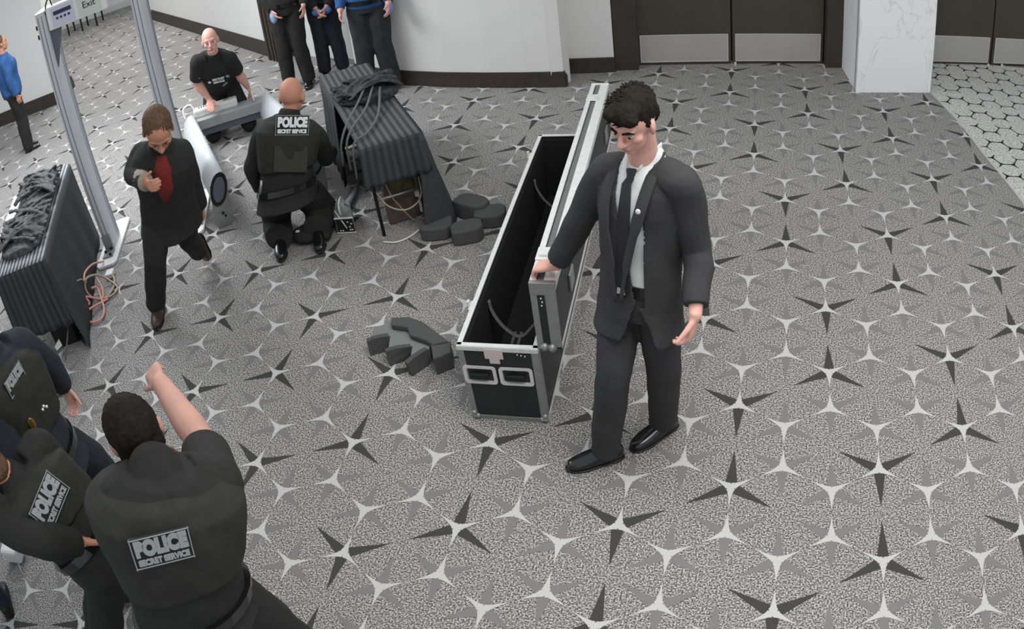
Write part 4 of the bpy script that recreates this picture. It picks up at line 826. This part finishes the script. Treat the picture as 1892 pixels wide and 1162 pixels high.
    jk = remesh(sp.get('jname', 'shirt'), top, vox if not sp.get('suit') else .006, sp.get('jm', M_UNI), root, 4, sp.get('fold', .0045), 11, cut=cut, solid=.006 if sp.get('suit') else 0, seed=len(key) + 3)
    if not sp.get('suit') and not sp.get('nohead'):
        nu = nz(J['head'] - J['neck']); na = nz(np.cross(nu, (0.3, .9, .1))); nb = np.cross(na, nu); ch_ = sp.get('collar', .045)
        V, F = loft([(J['neck'] - up * .05, na * .095, nb * .09), (J['neck'] + nu * .0, na * .078, nb * .076), (J['neck'] + nu * ch_, na * .070, nb * .068)], 20); mk('collar', V, F, sp.get('jm', M_UNI), root, True)
    for sd in 'LR':
        if sp.get('shoes', True): shoe(root, J['an' + sd], J['to' + sd], sp.get('shoem', M_LEATH), s)
    J.update(up=up, sx=sx, fwd=np.cross(sx, up), hipL=hipL, hipR=hipR, w=w)
    return root, J
def belt(root, J, m, g=.028, t=.10):
    R_, _ = torso_rings(J, g, J['w']); i = [x for x in R_][1:3]; L_ = np.linalg.norm(J['neck'] - J['pel'])
    c, a, b = R_[1]; c = J['pel'] + J['up'] * L_ * t
    V, F = loft([(c - J['up'] * .022, a, b), (c + J['up'] * .022, a, b)], 28); return mk('belt', V, F, m, root)
def vest(root, J, m, g=.036, name='vest'):
    R_, _ = torso_rings(J, g, J['w']); R2 = [R_[3], R_[4], R_[5], R_[6], (R_[7][0], R_[7][1] * .92, R_[7][2]), (R_[8][0] - J['up'] * .02, R_[8][1] * .9, R_[8][2] * .9)]
    parts = [loft(R2, 24, 2.6)]
    return remesh(name, parts, .009, m, root, 3, .003, 16)
def back_patch(root, J, dz, off, w, h, l1, l2, m=None, nm='patch', shift=0, sgn=-1, grey=False, dimmed=False):
    up, sx, f = J['up'], J['sx'], J['fwd']; n = f * sgn; right = np.cross(up, n)
    c = J['neck'] - up * dz + n * off + right * shift; p = MB().box(c, right * w / 2, up * h / 2, n * .004).build(nm, m or M_BLACKP, root, bevel=.002)
    mb = MB(); tm = M_TEXTG if grey else M_TEXT
    for s_ in (-1, 1): mb.box(c + n * .005 + up * s_ * (h / 2 - .004), right * w / 2, up * .0015, n * .001); mb.box(c + n * .005 + right * s_ * (w / 2 - .003), right * .0015, up * h / 2, n * .001)
    mb.build('patch_border', M_TEXTG, p)
    text(l1, h * .62, c + n * .0055 + up * h * .13, right, up, tm, p, 'lettering', width=w * .88, bold=.006)
    if l2: text(l2, h * .25, c + n * .0055 - up * h * .30, right, up, tm, p, 'lettering', width=w * .86, bold=.002)
    return p

# --- the man in the suit
fx = nz((-.42, -.88, -.42))
root, J = person('suit', 'man in black suit and tie gripping the open flight case lid', dict(face=fx, headup=nz((-.10, -.40, 1)), hip=(.83, -.42, 0), vox=.006, suit=True, jname='jacket', jm=M_SUIT, tm=M_SUIT, jg=.020, tg=.022, hem=-.15, fold=.006, w=.95, hs=.94, aw=.82,
    hair='thick', hm=M_HAIRD, skin=M_SKIN, handR=dict(d=(-1, .12, -.25), n=(-.15, 0, -1), curl=.75, side=-1, s=1.12), handL=dict(d=(-.15, -.2, -1), n=(-.9, .2, -.1), curl=.55, side=-1)))
up, sx, f = J['up'], J['sx'], J['fwd']; nk = J['neck']
R_, _ = torso_rings(J, .006, 1.0); V, F = loft(R_[2:], 28, 2.2); sh_ = remesh('shirt', [(V, F)], .008, M_SHIRT, root, 3, .0025, 18)
# collar, tie, lapels
for s_ in (-1, 1):
    a0 = nk + up * .035 + sx * s_ * .052 + f * .015; P = [nk + up * .045 + sx * s_ * .045 - f * .045, a0, nk - up * .016 + sx * s_ * .024 + f * .084]
    V, F = tube(catmull(P, 5), [(.004, .017)] * 8 + [(.004, .012), (.004, .008), (.003, .003)], 8, ref=up); mk('collar', V, F, M_SHIRT, sh_, True)
    pts = [nk + up * .03 + sx * s_ * .070 - f * .02, nk - up * .05 + sx * s_ * .085 + f * .095, nk - up * .18 + sx * s_ * .075 + f * .155, nk - up * .35 + sx * s_ * .040 + f * .160, nk - up * .54 + sx * s_ * .012 + f * .158]
    V, F = tube(catmull(pts, 6), [(.004, .012)] * 4 + [(.005, .026)] * 10 + [(.004, .02)] * 6 + [(.004, .01)] * 5, 8, ref=sx)
    mk('lapel', V, F, M_SUIT, root, True)
tie_p = [nk - up * .012 + f * .088, nk - up * .06 + f * .118, nk - up * .20 + f * .136, nk - up * .36 + f * .134, nk - up * .50 + f * .134]
V, F = loft([(tie_p[0], sx * .020, f * .012), (tie_p[0] - up * .03, sx * .016, f * .012), (tie_p[1], sx * .020, f * .007), (tie_p[2], sx * .029, f * .006), (tie_p[3], sx * .036, f * .006), (tie_p[4], sx * .038, f * .006), (tie_p[4] - up * .03, sx * .006, f * .004)], 16, 3); mk('tie', V, F, mat('tie_black', (42, 42, 44), .7), root, True)
pn = mk('lapel_pin', *ell(nk - up * .135 + sx * .088 + f * .172, [sx * .011, up * .011, f * .004]), M_PLASW, root, True); pn['label'] = 'small round white lapel pin'
belt(root, J, M_LEATH, .016, .15)
MB().box(J['pel'] + up * .088 + f * .135, sx * .02, up * .016, f * .005).build('buckle', M_ALU, root, bevel=.003)
# --- kneeling officer, back to the camera
cf = nz((-.30, .92, -.35))
root, J = person('cop', 'kneeling bald officer seen from behind wearing lettered black vest', dict(face=cf, headup=nz((.0, .25, 1)), hip=(-.82, -.56, 0), hs=1.08, w=1.16, vox=.007, jg=.022, hair=None, skin=M_SKIN2, sleeve=1., tg=.05, jm=M_UNI, handL=dict(curl=.5), handR=dict(curl=.5), hem=-.12))
vest(root, J, M_VEST, .045); back_patch(root, J, .035, .172, .24, .14, 'POLICE', 'SECRET SERVICE', M_BLACKP); belt(root, J, M_LEATH, .045, .05)
p = back_patch  # plain pocket on the vest
MB().box(J['neck'] - J['up'] * .27 - J['fwd'] * .172, J['sx'] * .12, J['up'] * .09, J['fwd'] * .006).build('vest_pouch', mat('vest_olive', (56, 57, 48), .85), root, bevel=.004)
V, F = tube([J['pel'] - J['sx'] * -.19 + J['up'] * .08 - J['fwd'] * .06, J['pel'] + J['sx'] * .20 - J['up'] * .02 - J['fwd'] * .06], .010, 8); mk('baton', V, F, M_ALUD, root, True)
mk('holster', *ell(J['pel'] - J['sx'] * .22 - J['up'] * .02, [J['sx'] * .03, J['up'] * .09, J['fwd'] * .04]), M_LEATH, root, True)
# --- kneeling officer in the black polo
root, J = person('polo', 'kneeling officer in black polo shirt leaning hand on toppled detector', dict(face=nz((.55, -.80, -.02)), headup=nz((-.12, .1, 1)), hip=(.72, .62, 0), w=1.1, vox=.007, hair='crop', hm=M_STUB, brow=False, skin=M_SKIN, sleeve=.5, jg=.02, mouth=True, handR=dict(d=(.35, -.5, -.22), n=(0, 0, -1), curl=.25, s=1.1), aw=1.2, handL=dict(curl=.6)))
up, sx, f = J['up'], J['sx'], J['fwd']
text('SECRET', .055, J['neck'] - up * .20 + f * .168 + sx * .01, np.cross(up, f), up, M_TEXT, root, 'lettering', width=.13, bold=.003); text('SERVICE', .045, J['neck'] - up * .25 + f * .172 + sx * .01, np.cross(up, f), up, M_TEXT, root, 'lettering', width=.12, bold=.003)
mk('badge', *ell(J['neck'] - up * .17 + f * .165 + sx * .11, [sx * .02, up * .026, f * .004]), M_TEXTG, root, True)
mk('name_tag', *ell(J['neck'] - up * .26 + f * .16 - sx * .09, [sx * .018, up * .022, f * .006]), M_PLASW, root, True)
mb = MB(); c = J['shR'] * .55 + J['elR'] * .45 + f * .076
for k in (0, 1): mb.bar(c - up * .012 * k - sx * .022 - up * .014, c - up * .012 * k, .008, .004, up=f); mb.bar(c - up * .012 * k, c - up * .012 * k + sx * .022 - up * .014, .008, .004, up=f)
mb.build('chevrons', M_TEXT, root)
MB().bar(J['neck'] - up * .36 + f * .16 + sx * .04, J['neck'] - up * .29 + f * .165 + sx * .09, .018, .006, up=f).build('microphone_clip', M_TEXTG, root)
mk('holster', *ell(J['pel'] - sx * .24 + up * .1, [sx * .03, up * .10, f * .035]), M_LEATH, root, True)
# --- running man
root, J = person('runner', 'running man in black jacket and red shirt with head lowered', dict(face=nz((.40, -.55, -.80)), headup=nz((.60, -.52, .62)), hip=(.66, .60, 0), hs=1.12, w=1.08, vox=.007, hair='short', hm=M_HAIRB, skin=M_SKIN2, jg=.03, tg=.02, jm=M_UNI, hem=-.14, jname='jacket', shoem=M_LEATHB, handR=dict(curl=.6), handL=dict(curl=.5)))
up, sx, f = J['up'], J['sx'], J['fwd']; R_, _ = torso_rings(J, .0, 1.0)
V, F = loft([(J['neck'] + up * .01 + f * .085, sx * .03, f * .03), (J['neck'] - up * .06 + f * .115, sx * .06, f * .055), (J['neck'] - up * .18 + f * .13, sx * .07, f * .055), (J['neck'] - up * .30 + f * .125, sx * .03, f * .04)], 20); mk('shirt_front', V, F, M_RED, root, True)
V, F = tube([J['elR'] * .6 + J['wrR'] * .4, J['elR'] * .3 + J['wrR'] * .7, J['wrR']], [.066, .062, .052], 16); o = mk('cuff', V, F, mat('pale_sleeve', (150, 138, 126), .8), root, True); o['label'] = 'pale forearm sleeve'
# --- blue-shirted person at the left edge
root, J = person('blue', 'person in bright blue shirt and dark trousers at the left frame edge', dict(face=nz((.5, .86, 0)), s=.9, w=1.2, vox=.009, hair='short', hm=M_HAIRB, jm=M_BLUE, jg=.03, tm=M_UNI, tg=.02, fold=.008, skin=M_SKIN2, hem=-.05))
MB().box(J['pel'] - J['up'] * .0 + J['sx'] * -.17 - J['fwd'] * .04, J['sx'] * .012, J['up'] * .08, J['fwd'] * .02).build('tool_pouch', M_GREYP, root)
# --- three standing officers at the alcove
root, J = person('o1', 'leftmost standing officer in dark uniform with pale blue glove', dict(face=nz((.35, -.94, 0)), w=1.14, vox=.009, hair='short', jm=M_UNI, tm=M_UNI, tg=.024, group='officers standing at the alcove'))
belt(root, J, M_LEATH, .035); mk('glove', *ell(J['wrR'] - UPV * .07, [(.045, 0, 0), (0, .04, 0), (0, 0, .08)]), mat('glove_pale', (142, 164, 196), .5, noise=.2, nscale=30), root, True)
root, J = person('o2', 'middle standing officer with blue gloved hands clasped in front', dict(face=nz((.4, -.9, 0)), w=1.12, vox=.009, hair='short', jm=M_UNI2, tm=M_UNI2, tg=.024, group='officers standing at the alcove'))
belt(root, J, M_LEATH, .035)
for sd in 'LR': mk('glove', *ell(J['wr' + sd] - UPV * .03, [(.06, 0, 0), (0, .045, 0), (0, 0, .045)]), M_GLOVE, root, True)
root, J = person('o3', 'heavier standing officer in dark grey trousers before the bulging wall', dict(face=nz((.3, -.95, 0)), w=1.22, vox=.009, hair='short', jm=M_BLUE, tm=mat('trousers_charcoal', (46, 48, 52), .9, noise=.15, nscale=20), tg=.034, hem=-.02, group='officers standing at the alcove'))
belt(root, J, M_LEATH, .035); mk('glove', *ell(J['wrL'] - UPV * .05, [(.045, 0, 0), (0, .04, 0), (0, 0, .07)]), mat('glove_lilac', (132, 134, 178), .5), root, True)
# --- foreground officers
root, J = person('fg', 'foreground officer from behind with bare right arm thrust forward', dict(face=nz((-.80, .55, -.12)), headup=nz((-.15, .1, 1)), w=1.2, aw=1.35, vox=.007, hair='short', hm=M_HAIRD, skin=M_SKIN3, hs=1.08, sleeve=.5, jg=.026, hem=-.10, tg=.03, handR=dict(d=(-.8, .45, .12), n=(.3, .4, -1), curl=.9), handL=dict(curl=.6)))
vest(root, J, M_VEST, .046); back_patch(root, J, .12, .190, .19, .11, 'POLICE', 'SECRET SERVICE', M_BLACKP, shift=-.075, grey=True); belt(root, J, M_LEATH, .05, .0)
w = J['wrR'] - (J['wrR'] - J['elR']) * .12; d_ = nz(J['wrR'] - J['elR']); V, F = loft([(w - d_ * .012, nz(np.cross(d_, UPV)) * .033, UPV * .033), (w + d_ * .012, nz(np.cross(d_, UPV)) * .032, UPV * .032)], 20); mk('wristband', V, F, M_BLACKP, root, True)
ws = mk('sleeve_patch', *ell(J['shR'] * .8 + J['neck'] * .2 + J['fwd'] * .06 + UPV * .04, [J['sx'] * .03, J['fwd'] * .03, UPV * .02]), M_TEXTG, root, True)
root, J = person('fg2', 'foreground officer facing right with gold badge on belt', dict(face=nz((.85, .5, -.1)), w=1.1, vox=.008, hair='short', hm=M_HAIRB, skin=M_SKIN, jg=.03, jm=M_UNI2, tm=M_UNI2, tg=.03, hem=-.12, handL=dict(d=(.2, -.1, -.95), curl=.5), handR=dict(curl=.5)))
vest(root, J, M_VEST, .05); belt(root, J, M_LEATH, .05, .02)
up, sx, f = J['up'], J['sx'], J['fwd']; n_ = nz(nz(np.array([-.7, -2.5, 2.9]) - J['pel']))
bd = J['pel'] + n_ * .24 + np.array([-.20, -.02, .06]) * .0; o = mk('belt_badge', *ell(J['bdg'], [np.cross(n_, UPV) * .022, UPV * .030, n_ * .006]), M_GOLD, root, True); o['label'] = 'gold shield badge'
mb = MB()
for k in range(3): mb.add(*ball(J['key'] + np.cross(n_, UPV) * (-.014 * k) + UPV * (.01 * (k % 2)), .007))
mb.build('keys', M_ALU, root, True)
back_patch(root, J, .07, .165, .15, .08, 'POLICE', '', M_BLACKP, grey=True, shift=-.06, sgn=1)
root, J = person('fg3', 'foreground officer in black bent over at the lower left corner', dict(face=nz((-.85, .1, -.5)), hip=(0, -1, 0), w=1.08, vox=.008, hair='short', hm=M_HAIRB, skin=M_SKIN2, jg=.03, tg=.032, hem=-.16))
vest(root, J, M_VEST, .05); back_patch(root, J, .12, .185, .20, .115, 'POLICE', 'SECRET SERVICE', M_BLACKP, shift=.0, grey=True); belt(root, J, M_LEATH, .05, .0)
POSES['o4'] = {k: tuple(np.array(v) + np.array([-2.05, -.45, 0])) for k, v in POSES['fg'].items()}
root, J = person('o4', 'person mostly out of frame whose dark shoe shows at lower left', dict(face=nz((.9, .3, 0)), w=1.0, vox=.01, hair='short', jm=M_UNI2, tm=M_UNI2, shoem=M_BLACKP))
